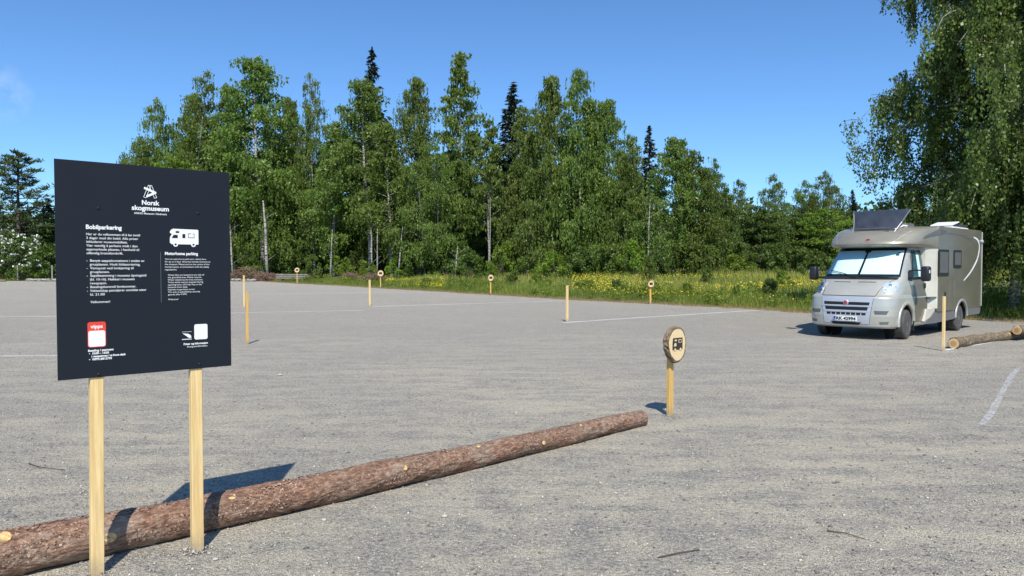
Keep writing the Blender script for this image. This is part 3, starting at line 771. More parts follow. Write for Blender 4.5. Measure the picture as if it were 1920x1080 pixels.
G1 = 'birches at the edge of the wood'
T = [
 # left of and behind the sign
 ('pine', 38, 283, 97, 66, 'tall grey-green pine left of the sign, above the white blossoms', 'tree', None),
 ('spruce2', 92, 372, 102, 36, 'low dark conifer touching the left edge of the sign', 'tree', None),
 ('spruce2', -14, 352, 104, 40, 'dark conifer cut by the left picture edge behind the pine', 'tree', None),
 ('round', 62, 395, 100, 40, 'dark broad tree under the tall pine, beside the sign', 'tree', None),
 ('wide', 236, 268, 108, 44, 'small rounded birch peeking over the left half of the sign', 'tree', G1),
 ('airy', 345, 148, 103, 66, 'broad airy birch rising above the middle of the sign', 'tree', G1),
 ('wide', 312, 185, 104, 42, 'leafy birch on the left shoulder of the airy birch above the sign', 'tree', G1),
 ('slim2', 378, 178, 105, 36, 'birch on the right shoulder of the airy birch above the sign', 'tree', G1),
 ('slim', 432, 160, 103, 36, 'slender birch leaning against the tall white-stemmed birch on its left', 'tree', G1),
 ('full', 545, 185, 103, 36, 'birch filling the notch between the white-stemmed and the twin-topped one', 'tree', G1),
 ('full', 405, 225, 104, 38, 'leafy birch between the airy birch and the tall white-stemmed one', 'tree', G1),
 ('bright', 345, 292, 94, 46, 'bright green leafy tree showing just over the sign top', 'tree', None),
 ('slim', 440, 250, 99, 26, 'birch with a crooked white stem right at the sign edge', 'tree', G1),
 ('slim2', 489, 108, 97, 62, 'tall birch with the clearest thick white trunk, right of the sign', 'tree', G1),
 ('airy', 592, 126, 98, 50, 'sparse twin-topped birch with drooping twigs, second tall crown from the sign', 'tree', G1),
 ('slim', 625, 230, 94, 40, 'lower birch with a pale stem between the twin-topped birch and the spruce-backed one', 'tree', G1),
 ('spruce', 700, 97, 104, 44, 'tall dark spruce whose tip sticks out above the birches', 'tree', None),
 ('slim2', 692, 150, 92, 54, 'dense birch standing in front of the tallest spruce', 'tree', G1),
 ('full', 776, 148, 92, 44, 'olive green birch between the spruce-backed birch and the pointed one', 'tree', G1),
 ('point', 860, 103, 92, 46, 'narrow pointed pale birch, tallest in the middle of the wood', 'tree', G1),
 ('slim', 735, 235, 88, 40, 'low birch with a leaning stem in front of the olive green birch', 'tree', G1),
 ('wide', 820, 270, 86, 52, 'bushy birch below the narrow pointed birch', 'tree', G1),
 ('thin', 916, 228, 84, 28, 'thin young birch with a straight white stem in the gap beside the second spruce', 'tree', G1),
 ('spruce', 962, 160, 94, 50, 'dark spruce half hidden left of the big dense birches', 'tree', None),
 ('full2', 975, 205, 85, 40, 'birch in front of the half hidden dark spruce', 'tree', G1),
 ('full', 1030, 146, 81, 46, 'left one of the two highest crowns of the big dense birch group', 'tree', G1),
 ('full2', 1084, 138, 80, 48, 'right one of the two highest crowns of the big dense birch group', 'tree', G1),
 ('full', 1138, 190, 79, 44, 'birch on the right shoulder of the big dense group', 'tree', G1),
 ('full2', 1168, 255, 76, 34, 'lower birch closing the big dense group on its right', 'tree', G1),
 ('spruce2', 1216, 238, 82, 32, 'dark spruce with a sharp tip between the big group and the round birch clump', 'tree', None),
 ('spruce2', 1190, 300, 82, 26, 'small dark spruce left of the sharp-tipped spruce', 'tree', None),
 ('full', 1262, 258, 70, 52, 'birch with a white stem below it in the round clump, centre right', 'tree', G1),
 ('full2', 1306, 285, 70, 44, 'right-hand birch of the round clump, centre right', 'tree', G1),
 ('round', 1352, 345, 74, 30, 'dark rounded tree at the foot of the round birch clump', 'tree', None),
 ('airy', 1386, 297, 88, 38, 'sparse small birch standing out of the low trees, centre right', 'tree', G1),
 ('round', 1425, 388, 80, 46, 'grey-green willow with bare stems, behind the far marker meadow', 'tree', None),
 ('wide', 1455, 328, 106, 28, 'first small birch crown of the distant row left of the motorhome', 'tree', G1),
 ('wide', 1492, 340, 108, 30, 'second small birch crown of the distant row left of the motorhome', 'tree', G1),
 ('full', 1520, 365, 106, 26, 'low birch crown between the distant pair and the pale one', 'tree', G1),
 ('wide', 1556, 320, 106, 32, 'pale birch crown, highest of the distant row left of the motorhome', 'tree', G1),
 ('spruce', 1596, 357, 112, 20, 'small dark spruce just left of the raised roof hatch', 'tree', None),
 ('round', 1492, 400, 86, 44, 'dense dark deciduous tree in the low stretch left of the motorhome', 'tree', None),
 ('bright', 1552, 392, 84, 44, 'lighter green deciduous tree right behind the motorhome front', 'tree', None),
 ('round', 1604, 408, 88, 40, 'dark deciduous tree hidden partly by the motorhome cab', 'tree', None),
 ('spruce2', 1686, 383, 104, 20, 'tiny spruce tip between roof hatch and big birch', 'tree', None),
 ('round', 1665, 425, 92, 44, 'low dark tree behind the motorhome roof', 'tree', None),
]
for k, p, top, D, hw, lab, cat, grp in T: tree(k, p, top, D, hw, lab, cat, grp)
# the wood goes on behind the motorhome, behind the near birch and past both picture edges
for k, p, top, D, hw, lab in [('wide', 1750, 330, 98, 60, 'dense tree behind the motorhome body'), ('round', 1815, 380, 90, 50, 'round tree seen through the near birch, left of its trunk'),
                              ('full', 1880, 310, 92, 60, 'tall tree behind the trunk of the near birch'), ('wide', 1955, 300, 88, 60, 'tree behind the near birch at the right picture edge')]:
    tree(k, p, top, D, hw, lab)
for k, p, top, D, hw in [('full', 2040, 320, 86, 60), ('wide', 2140, 280, 84, 60), ('spruce', -95, 330, 104, 44), ('wide', -170, 340, 104, 60), ('pine', -260, 330, 104, 60)]:
    tree(k, p, top, D, hw, 'tree of the wood beyond the picture edge', 'tree', 'trees beyond the picture edge')
for k, p, top, D, hw, lab in [('round', 135, 385, 103, 42, 'low dark tree hidden behind the left part of the sign'), ('wide', 175, 335, 106, 40, 'birch hidden behind the sign, left of its middle'),
                              ('full', 215, 345, 103, 34, 'leafy birch hidden behind the middle of the sign'), ('round', 285, 350, 101, 44, 'round tree hidden behind the sign, right of its middle')]:
    tree(k, p, top, D, hw, lab)
# dark inner rows of spruce
rg = random.Random(5)
GI = 'dark spruces inside the wood'
for i in range(12):
    p = 425 + i * 66 + rg.uniform(-10, 10); D = rg.uniform(104, 122)
    tree(rg.choice(['spruce', 'spruce2']), p, 305 + rg.uniform(-25, 50) + (i > 9) * 60, D, rg.uniform(34, 44), 'dark spruce standing deep inside the wood behind the birches', 'tree', GI)
for i in range(6):
    p = 1230 + i * 118 + rg.uniform(-14, 14); D = rg.uniform(112, 126)
    tree(rg.choice(['spruce', 'spruce2']), p, 412 + rg.uniform(-12, 20), D, rg.uniform(26, 34), 'dark spruce standing deep inside the low part of the wood on the right', 'tree', 'dark spruces in the low wood')
LM = [(345, 'airy birch above the sign'), (440, 'crooked white stem at the sign edge'), (489, 'tall white-trunked birch'), (592, 'twin-topped birch'), (645, 'gap before the tallest spruce'), (700, 'tallest dark spruce'), (776, 'olive green birch'), (860, 'narrow pointed birch'),
      (916, 'thin white-stemmed birch'), (962, 'half hidden spruce'), (1030, 'left high crown of the dense group'), (1084, 'right high crown of the dense group'), (1150, 'right shoulder of the dense group'), (1216, 'sharp-tipped spruce'),
      (1262, 'white stem of the round clump'), (1320, 'right edge of the round clump'), (1386, 'sparse small birch'), (1425, 'grey-green willow')]
def second_row(what, p):
    q, nm = min(LM, key=lambda a: abs(a[0] - p))
    return 'second-row ' + what + ', ' + ('left of the ' if p < q - 8 else 'right of the ' if p > q + 8 else 'right behind the ') + nm
for i in range(17):
    p = 300 + i * 62 + rg.uniform(-16, 16); top = (250, 235, 225, 230, 240, 235, 225, 240, 245, 250, 255, 230, 220, 235, 265, 330, 372)[i] + rg.uniform(0, 40)
    tree(rg.choice(['full', 'full2', 'wide']), p, top, rg.uniform(94, 103) - max(0, p - 800) * .02, rg.uniform(38, 50), second_row('green birch', p), 'tree', 'second row of birches in the wood')
for i in range(20):
    p = 430 + i * 48 + rg.uniform(-12, 12)
    tree('round', p, 405 + rg.uniform(-25, 30) + (p > 1300) * 20, rg.uniform(92, 104) - max(0, p - 800) * .02, rg.uniform(24, 34), second_row('low dark tree', p), 'tree', 'low dark trees under the birches')
# the far wood reads as one mass
rw = np.random.default_rng(70); n_ = 60000
ax_ = rw.uniform(-1.05, 1.05, n_); Dw = 128 + 26 * rw.random(n_); xw = ax_ * Dw; zw = rise(edge_dist(np.column_stack([xw, Dw]))) + (7.5 + 2.5 * np.sin(xw * .33) + 1.5 * np.sin(xw * 1.1)) * rw.random(n_) ** .8 + 1.5
vw, fw = quads(np.column_stack([xw, Dw, zw]), rw.normal(0, 1, (n_, 3)), .55, .6, rw)
tag(link('far_wood', from_np('far_wood', vw, fw, (.35 + rw.normal(0, .2, n_)).clip(0, 1)), M['dark_leaf']), 'far wood closing the view behind all the trees', 'far wood', kind='stuff')
# undergrowth at the foot of the wood
BU = [('bush', 455, 462, 95, 26, 'dark shrub at the foot of the crooked birch beside the sign'), ('bush3', 585, 476, 91, 20, 'round green shrub next to the stacked timber'),
      ('bush2', 636, 478, 90, 26, 'bright shrub in front of the dark wood, right of the round shrub'), ('bush', 668, 470, 93, 30, 'dark shrub under the pale-stemmed low birch'),
      ('bush2', 690, 488, 86, 20, 'low bright shrub behind the second far marker'), ('bush2', 745, 480, 86, 22, 'bright shrub left of the centre of the wood edge'),
      ('bush', 790, 455, 85, 34, 'tall dark shrub under the olive green birch'), ('bush3', 838, 440, 84, 36, 'tall mid-green shrub under the pointed birch'),
      ('bush', 880, 462, 80, 30, 'dark shrub left of the third far marker'), ('bush2', 938, 452, 78, 28, 'bright green shrub right of the thin white stem'),
      ('bush3', 985, 478, 74, 26, 'low shrub left of the big dense group'), ('bush2', 1040, 470, 72, 34, 'bright shrub at the foot of the big dense group, left part'),
      ('bush', 1090, 462, 72, 36, 'dark shrub at the foot of the big dense group, middle part'), ('bush3', 1140, 455, 70, 36, 'mid-green shrub at the foot of the big dense group, right part'),
      ('bush2', 1190, 448, 67, 30, 'bright shrub left of the white stem in the round clump'), ('bush', 1235, 468, 66, 26, 'dark shrub behind the near end of the far marker meadow'),
      ('bush3', 1295, 452, 68, 34, 'mid-green shrub under the right-hand clump birch'), ('bush2', 1388, 476, 66, 36, 'low bright yellow-green willow scrub at the meadow edge'),
      ('bush', 1445, 458, 72, 34, 'dark scrub under the grey-green willow'), ('bush3', 1498, 462, 72, 30, 'mid-green scrub left of the motorhome mirror'),
      ('bush2', 1470, 505, 46, 20, 'low shrub in the meadow beside the gravel, left of the motorhome'), ('bush3', 1215, 478, 56, 14, 'slender sapling behind the rightmost far marker'),
      ('bush3', 1325, 500, 52, 12, 'small sapling standing alone in the yellow meadow'), ('bush', 1530, 470, 60, 30, 'shrub right behind the motorhome bonnet'),
      ('bush2', 1006, 512, 54, 14, 'low sprawling shrub left of the middle stake'), ('bush3', 962, 508, 58, 16, 'low shrub right of the third far marker'),
      ('bush', 1860, 470, 70, 40, 'shrub seen under the near birch'), ('bush2', 1905, 478, 62, 34, 'light shrub beyond the shaded grass on the right'),
      ('bush', 20, 440, 96, 40, 'dark hedge bush behind the white blossoms'), ('bush', 88, 455, 95, 30, 'dark bush between blossoms and sign'), ('bush3', -30, 450, 96, 34, 'bush at the left picture edge')]
for k, p, top, D, hw, lab in BU: tree(k, p, top, D, hw, lab, 'bush')
for k, p, top, D, hw, lab in [('bush3', 1155, 522, 45, 16, 'leafy weeds at the gravel edge right of the lone middle stake'), ('bush2', 1290, 528, 40, 13, 'small weed clump at the gravel edge right of the nearest far marker'),
                              ('bush3', 1445, 520, 37, 20, 'tall weeds on the verge a little left of the motorhome'), ('bush2', 1380, 532, 37, 11, 'bright weed tuft on the verge in front of the yellow flowers'),
                              ('bush3', 1085, 528, 48, 12, 'green weed clump on the verge just right of the lone middle stake'), ('bush3', 960, 528, 52, 14, 'weed clump on the verge right of the third far marker'),
                              ('bush2', 870, 527, 56, 12, 'bright weed clump on the verge left of the third far marker'), ('bush3', 800, 520, 60, 14, 'green weed clump on the verge between second and third far marker'),
                              ('bush3', 1490, 545, 32.5, 9, 'small weed tuft close to the motorhome mirror'), ('bush3', 1862, 575, 26.5, 14, 'weed tuft at the gravel edge behind the motorhome')]:
    tree(k, p, top, D, hw, lab, 'weeds')
# a few bare dark stems deeper in the wood
def stem(p, D, h, r, lab, bark='birch_bark', lean=0.02):
    x = px(p, D); z = gz(x, D)
    g = B(); lx = lean * h; r *= .8
    g.tube([(0, 0, -.1), (lx * .3, 0, h * .33), (lx * .55, .1, h * .66), (lx, 0, h)], [r * 1.15, r, r * .8, r * .4], 8, jitter=.05)
    for k in range(4):
        z0 = h * (.25 + .17 * k); a = k * 2.1
        g.tube([(lx * z0 / h, 0, z0), (lx * z0 / h + math.cos(a) * 1.1, math.sin(a) * 1.1, z0 + .8)], [r * .25, .01], 5)
    o = g.build('tree_stem', M[bark], smooth=True); o.location = (x, D, z); tag(o, lab, 'tree trunk')
stem(437, 92, 8.0, .14, 'crooked white birch stem right against the sign edge', lean=-.06)
stem(502, 88, 9.5, .22, 'thickest white birch trunk in the wood, forked low down', lean=-.05)
stem(619, 88, 6.0, .13, 'pale stem left of the bright shrubs', 'birch_bark', .05)
stem(698, 86, 8.0, .13, 'left stem of the white pair behind the second far marker', lean=-.02)
stem(707, 86, 7.0, .12, 'right stem of the white pair behind the second far marker', lean=.01)
stem(746, 85, 6.5, .11, 'leaning grey stem right of the white pair', 'birch_bark', .10)
stem(919, 78, 8.5, .09, 'thin straight white stem above the third far marker', lean=.0)
stem(995, 80, 6.0, .16, 'dark trunk at the hollow beneath the big dense birches', 'grey_bark', .02)
stem(1214, 66, 7.0, .08, 'slim white stem left of the round clump', lean=.03)
stem(1238, 67, 4.5, .11, 'grey stem under the round clump', 'grey_bark', .01)
stem(853, 79, 3.5, .10, 'short slanting white stem among shrubs below the pointed birch', 'birch_bark', .09)

# big weeping birch beside the motorhome
H_, X_, D_ = 18.0, 17.6, 26.0
rgn = np.random.default_rng(41)
woods, cl = [], []
zz = np.linspace(0, H_, 14); trunk = np.column_stack([0.5 * np.sin(zz * .25) * .6 - .02 * zz, .2 * np.cos(zz * .3), zz])
woods.append((trunk, .19 * (1 - .93 * zz / H_)))
nbr = 160
for i in range(nbr):
    t = 0.13 + 0.86 * (i + rgn.random()) / nbr; z = t * H_; c = np.array([np.interp(z, zz, trunk[:, k]) for k in range(3)])
    u = (t - .1) / .9; prof = min(1, (u + .42) / .5) * (1 - u) ** .42 + .05
    L = 7.0 * prof * rgn.uniform(.5, 1.15); az = i * 2.39996 + rgn.normal(0, .4); el = .45 + .55 * u + rgn.normal(0, .12)
    if z < 5 and math.cos(az - math.atan2(-4, -5)) > .2: L *= .62
    q = np.linspace(0, 1, 9)
    br = np.column_stack([c[0] + L * q * math.cos(az) * math.cos(el * .6), c[1] + L * q * math.sin(az) * math.cos(el * .6), c[2] + L * (math.sin(el) * .9 * q - .62 * q ** 2.6)])
    br += np.cumsum(rgn.normal(0, .02 * L, (9, 3)), 0) * q[:, None]
    br[:, 2] = np.maximum(br[:, 2], np.minimum(c[2], 3.4) - .8 * q)
    woods.append((br, np.linspace(.05 * (1 - .6 * u), .006, 9)))
    for j in range(int(9 * prof + 3)):
        qq = rgn.uniform(.2, 1); p = np.array([np.interp(qq, q, br[:, w]) for w in range(3)]); sa = az + rgn.normal(0, 1.0); sl_ = L * .26 * rgn.random() * (1.2 - .5 * qq)
        p2 = p + np.array([math.cos(sa) * sl_, math.sin(sa) * sl_, rgn.normal(.03, .1) * sl_])
        woods.append((np.array([p, (p + p2) / 2 + [0, 0, .05], p2]), np.array([.014, .01, .006])))
        for m in range(5):
            f = rgn.random(); a = p + (p2 - p) * f; hl = rgn.uniform(.45, 2.3) * (1 - .45 * u)
            hl = min(hl, max(.25, a[2] - .7)); drift = rgn.normal(0, .13, 2)
            b_ = a + np.array([drift[0] * hl, drift[1] * hl, -hl]); mid = (a + b_) / 2 + [rgn.normal(0, .06), rgn.normal(0, .06), .05]
            woods.append((np.array([a, mid, b_]), np.array([.006, .004, .003]))); cl.append((a, mid, b_, hl))
for i in range(10):      # low skirt of hanging boughs in front of the trunk
    z = 3.4 + 2.8 * rgn.random(); az = i * 2.4; L = rgn.uniform(2.4, 4.4); c = np.array([np.interp(z, zz, trunk[:, k]) for k in range(3)])
    q = np.linspace(0, 1, 9); br = np.column_stack([c[0] + L * q * math.cos(az), c[1] + L * q * math.sin(az), c[2] + L * (.25 * q - .35 * q ** 2.4)]); woods.append((br, np.linspace(.035, .006, 9)))
    for j in range(26):
        qq = rgn.uniform(.15, 1); a = np.array([np.interp(qq, q, br[:, w]) for w in range(3)]) + rgn.normal(0, .4, 3) * [1, 1, .2]; hl = min(rgn.uniform(.8, 3.0), a[2] - .9)
        b_ = a + np.array([rgn.normal(0, .15), rgn.normal(0, .15), -hl]); mid = (a + b_) / 2 + [rgn.normal(0, .08), rgn.normal(0, .08), 0]
        woods.append((np.array([a, mid, b_]), np.array([.006, .004, .003]))); cl.append((a, mid, b_, hl))
C = []
for a, mid, b_, hl in cl:
    k = int(42 * hl + 14); t = rgn.random(k)[:, None]
    C.append((1 - t) ** 2 * a + 2 * t * (1 - t) * mid + t * t * b_ + rgn.normal(0, .085, (k, 3)))
C = np.concatenate(C)
V, F = quads(C, np.tile([0, 0, -1.0], (len(C), 1)), .050, .62, rgn, .3)
va = (.45 + .16 * np.sin(C[:, 0] * 2.1) * np.cos(C[:, 2] * 1.7) + rgn.normal(0, .2, len(C))).clip(0, 1)
TV, TF = tube_np([w for w in woods if len(w[0]) > 3], 7); TV2, TF2 = tube_np([w for w in woods if len(w[0]) == 3], 3)
root = empty('birch_tree', (X_, D_, gz(X_, D_) - .05), 0, 'big near weeping birch filling the right edge behind the motorhome', 'tree')
link('trunk', from_np('trunk', TV, TF), BB, root, True)
link('twigs', from_np('twigs', TV2, TF2), M['twig'], root)
link('crown', from_np('crown', V, F, va), M['near_leaf'], root)
# its neighbour just outside the frame
for (p, D, s) in [(2120, 30, .95)]:
    r = empty('birch_tree', (px(p, D), D, gz(px(p, D), D) - .05), 1.9, 'second weeping birch beyond the right picture edge', 'tree'); r.scale = (s, s, s)
    for ch in list(root.children):
        c_ = ch.copy(); COL.objects.link(c_); c_.parent = r

# white flowering shrubs on the left
def blossom(p, top, D, hw, seed, lab):
    h = height_for(top, D, px(p, D)); r = hw / 1400 * D
    s_, f_, C_ = blob_bush(seed, h, r, .11, 5200, 34)
    ro = empty('flowering_shrub', (px(p, D), D, gz(px(p, D), D)), 0, lab, 'flowering shrub')
    link('stems', s_, M['grey_bark'], ro); link('foliage', f_, M['dark_leaf'], ro)
    rr = np.random.default_rng(seed); c = C_[rr.permutation(len(C_))[:170]]; c = c * [1.05, 1.05, 1.03]
    c = np.concatenate([c[i] + rr.normal(0, .10, (9, 3)) * [1, 1, .5] for i in range(len(c)) if c[i][2] > h * .28])
    v, f = quads(c, rr.normal(0, 1, (len(c), 3)) + [0, 0, .5], .085, .8, rr)
    tag(link('blossom', from_np('blossom', v, f, rr.random(len(c))), M['blossom'], ro), kind='stuff')
blossom(38, 430, 90, 44, 51, 'shrub covered in white blossom right of the other one, next to the sign')
blossom(-12, 422, 91, 40, 52, 'white blossoming shrub cut by the left picture edge')

# ------------------------------------------------------------------ grass and flowers
def scatter(n, e_lo, e_hi, x_lo, x_hi, seed, bias=1.0):
    r = np.random.default_rng(seed); out = []
    while sum(len(a) for a in out) < n:
        seg = r.integers(0, len(E2) - 1, n * 2); a = E2[seg]; b = E2[seg + 1]; ln = np.hypot(*(b - a).T)
        keep = r.random(n * 2) < ln / ln.max(); a, b = a[keep], b[keep]
        d = (b - a) / np.hypot(*(b - a).T)[:, None]; nrm = np.column_stack([d[:, 1], -d[:, 0]]) * -1
        t = r.random(len(a))[:, None]; e_ = e_lo + (e_hi - e_lo) * r.random(len(a)) ** bias
        nrm = np.column_stack([-d[:, 1], d[:, 0]]) if False else np.column_stack([d[:, 1], -d[:, 0]])
        p = a + (b - a) * t + nrm * e_[:, None]
        p = p + r.normal(0, .25, p.shape)
        ang = p[:, 0] / np.maximum(p[:, 1], 1)
        m = (ang > x_lo) & (ang < x_hi) & (p[:, 1] > 8); out.append(p[m])
    p = np.concatenate(out)[:n]; ee = edge_dist(p); m = ee > .05
    return p[m], ee[m]
def blades(p, ee, h, w, r, per=1):
    n = len(p); z = rise(ee); a = r.random(n) * 6.28
    dx, dy = np.cos(a) * w / 2, np.sin(a) * w / 2; hh = h * (0.55 + 0.75 * r.random(n)); lx, ly = r.normal(0, .28, n) * hh, r.normal(0, .28, n) * hh
    V = np.stack([np.column_stack([p[:, 0] - dx, p[:, 1] - dy, z - .03]), np.column_stack([p[:, 0] + dx, p[:, 1] + dy, z - .03]), np.column_stack([p[:, 0] + lx, p[:, 1] + ly, z + hh])], 1).reshape(-1, 3)
    return V, np.arange(n * 3).reshape(-1, 3)
r = np.random.default_rng(61)
def patchy(p, s=1.0, seed=0):
    return .5 + .25 * (np.sin(p[:, 0] * .31 * s + seed) + np.sin(p[:, 1] * .23 * s + p[:, 0] * .11 * s + seed * 2))
VV, FF, AA, off = [], [], [], 0
for n, lo, hi, hb, w, bias in [(40000, .3, 3.0, .10, .022, .7), (130000, 1.2, 9, .42, .032, 1.0), (100000, 7, 40, .5, .06, 1.0)]:
    p, ee = scatter(n, lo, hi, -.80, .80, int(n), bias)
    k = patchy(p, 2.2, 1); keep = r.random(len(p)) < .45 + .6 * k; p, ee, k = p[keep], ee[keep], k[keep]
    h = hb * np.clip((ee - .7) / 2.4, .22, 1.0) * (.45 + 1.0 * k)
    v, f = blades(p, ee, h, w, r); VV.append(v); FF.append(f + off); off += len(v)
    AA.append(np.clip(.25 + .5 * k + r.normal(0, .16, len(p)) + .32 * np.clip((ee - 5) / 6, 0, 1), 0, 1))
tag(link('meadow_grass', from_np('meadow_grass', np.concatenate(VV), np.concatenate(FF), np.concatenate(AA)), M['grass']), 'tall green grass growing between the gravel and the wood', 'grass', kind='stuff')
p, ee = scatter(42000, -.5, 2.2, -.8, .8, 77); v, f = blades(p, ee, .09, .022, r)
tag(link('dry_grass', from_np('dry_grass', v, f, r.random(len(f))), M['dry']), 'withered brown grass along the rim of the gravel', 'dry grass', kind='stuff')
def flowers(n, lo, hi, xl, xh, seed, thr):
    p, ee = scatter(n, lo, hi, xl, xh, seed); k = patchy(p, 1.6, 4); m = k > thr; p, ee = p[m], ee[m]
    z = rise(ee) + .22 + .26 * r.random(len(p)); c = np.column_stack([p, z]); return quads(c, r.normal(0, 1, (len(c), 3)) * [1, 1, .3], (.027), .8, r)
# leafy weeds and seedlings along the verge, too many and too merged to count
rv = np.random.default_rng(88); pc, ec = scatter(210, 1.4, 7.5, -.45, .75, 90, 1.2); C_ = []; vv = []
for (x_, y_), e_ in zip(pc, ec):
    h_ = rv.uniform(.25, .95) * min(1, e_ / 2.5); w_ = rv.uniform(.2, .7); k_ = int(70 * h_ / .5 * w_ / .4) + 20; d_ = rv.normal(0, 1, (k_, 3)); d_ /= np.linalg.norm(d_, axis=1)[:, None]
    C_.append(np.array([x_, y_, float(rise(np.array([e_]))[0])]) + np.column_stack([d_[:, 0] * w_ * rv.random(k_) ** .5, d_[:, 1] * w_ * rv.random(k_) ** .5, rv.random(k_) ** .7 * h_ * (1 - .3 * np.abs(d_[:, 0])) + .05])); vv.append(np.clip(rv.uniform(.1, .8) + rv.normal(0, .15, k_), 0, 1))
C_ = np.concatenate(C_); v, f = quads(C_, rv.normal(0, 1, (len(C_), 3)) + [0, 0, .5], .055, .5, rv)
tag(link('verge_weeds', from_np('verge_weeds', v, f, np.concatenate(vv)), M['bright_leaf']), 'leafy weeds and seedlings tangled in the grass along the gravel', 'weeds', kind='stuff')
vs, fs, off = [], [], 0
for a in [(4200, 2, 14, -.17, -.09, 1, .3), (9000, 3, 24, .08, .42, 2, .38), (1200, 6, 30, .0, .2, 3, .62), (5000, 6, 30, .55, .75, 4, .3), (1500, 4, 30, -.3, .5, 5, .5)]:
    v, f = flowers(*a); vs.append(v); fs.append(f + off); off += len(v)
tag(link('buttercups', from_np('buttercups', np.concatenate(vs), np.concatenate(fs)), M['yellow']), 'yellow buttercups scattered through the meadow grass', 'wildflowers', kind='stuff')

# ------------------------------------------------------------------ far left and timber bits
def brush_pile(p, D, w, h, seed, lab):
    rr = random.Random(seed); g = B(); x0 = px(p, D)
    for i in range(260):
        u = rr.uniform(-1, 1); zc = h * (1 - u * u) * rr.random(); a = rr.uniform(0, 3.14); L = rr.uniform(.3, .9)
        c = Vector((x0 + u * w, D + rr.uniform(-.9, .9), gz(x0 + u * w, D) + zc + .05)); d = Vector((math.cos(a), math.sin(a), rr.uniform(-.3, .8))).normalized() * L
        g.tube([c - d, c + Vector((0, 0, .07)), c + d], [.03, .022, .008], 4, caps=False)
    tag(g.build('brush_pile', M['brush']), lab, 'brush pile')
brush_pile(462, 90, 2.6, 1.5, 1, 'long heap of reddish dead brushwood right of the sign')
brush_pile(500, 88, 1.4, .9, 2, 'low dead brush between the long heap and the timber')
brush_pile(700, 78, 1.3, .8, 3, 'small reddish brush heap behind the second far marker')
brush_pile(655, 80, 1.2, .9, 4, 'grey dead brush among the bright shrubs')
# stack of grey timber
D = 84
ro = empty('timber_stack', (px(548, D), D, gz(px(548, D), D)), R(4), 'low stack of grey weathered timber behind the first far marker', 'timber stack')
for i in range(7):
    g = B(); zr = i // 3; yy = (i % 3) * .32
    g.tube([(-1.8 + .2 * (i % 3), yy, .42 + zr * .2), (1.7 - .15 * (i % 2), yy + .05, .38 + zr * .2)], .085, 8, jitter=.05); g.build('timber', flat('weathered_timber', (.20, .185, .165), .9, var=.4), ro)
for k in (-1.2, 1.2):
    g = B(); g.box((k - .1, -.1, -.1), (k + .1, .8, .32)); g.build('bearer', M['twig'], ro)
def fence_post(p, D, h, lab):
    g = B(); g.tube([(0, 0, -.1), (0, 0, h)], [.075, .07], 8); o = g.build('fence_post', flat('grey_post', (.30, .29, .26), .9)); o.location = (px(p, D), D, gz(px(p, D), D)); tag(o, lab, 'fence post')
fence_post(33, 89, 1.9, 'grey fence post in front of the white blossoms'); fence_post(98, 89, 1.9, 'grey fence post beside the left edge of the sign')
def log_far(a, b, r_, mat, lab):
    g = B(); n = 9
    g.tube([(a[0] + (b[0] - a[0]) * k / n, a[1] + (b[1] - a[1]) * k / n, r_ * .9 + random.uniform(-.01, .01)) for k in range(n + 1)], [r_ * random.uniform(.9, 1.1) for _ in range(n + 1)], 10, jitter=.04)
    tag(g.build('log', M[mat], smooth=True), lab, 'log')
log_far((px(50, 87), 87), (px(106, 86), 86), .17, 'birch_bark', 'pale birch log lying at the lot edge left of the sign')
log_far((px(-20, 85), 85), (px(11, 85), 85), .12, 'brown_log', 'reddish log end cut by the left picture edge')
log_far((px(434, 87), 87), (px(480, 85.5), 85.5), .16, 'birch_bark', 'pale birch log lying at the lot edge just right of the sign')

# ------------------------------------------------------------------ stakes
def stake(p_base, D, h, w, t_, lab, rz=.72, mat='post', lean=(0, 0)):
    x = px(p_base, D); g = B()
    g.box((-w / 2, -t_ / 2, -.12), (w / 2, t_ / 2, h), .003, 1)
    o = g.build('wooden_stake', M[mat]); o.location = (x, D, 0); o.rotation_euler = (lean[0], lean[1], rz)
    tag(o, lab, 'stake', 'plain stakes marking the bays')
stake(1771, 15.05, 1.10, .062, .045, 'plain wooden stake in front of the motorhome side, beside the log end', mat='post')
stake(1063.5, 23.0, 1.12, .075, .05, 'plain wooden stake standing alone at the middle of the lot, right of centre')
stake(693, 31.7, 1.14, .075, .05, 'plain wooden stake left of the second far marker, on the far lot')
stake(462, 16.35, 1.15, .055, .045, 'nearer of the two stakes right beside the sign', mat='post_dark', lean=(0, .012))
stake(457, 30.5, 1.35, .06, .05, 'farther of the two stakes right beside the sign, hidden behind the near one')

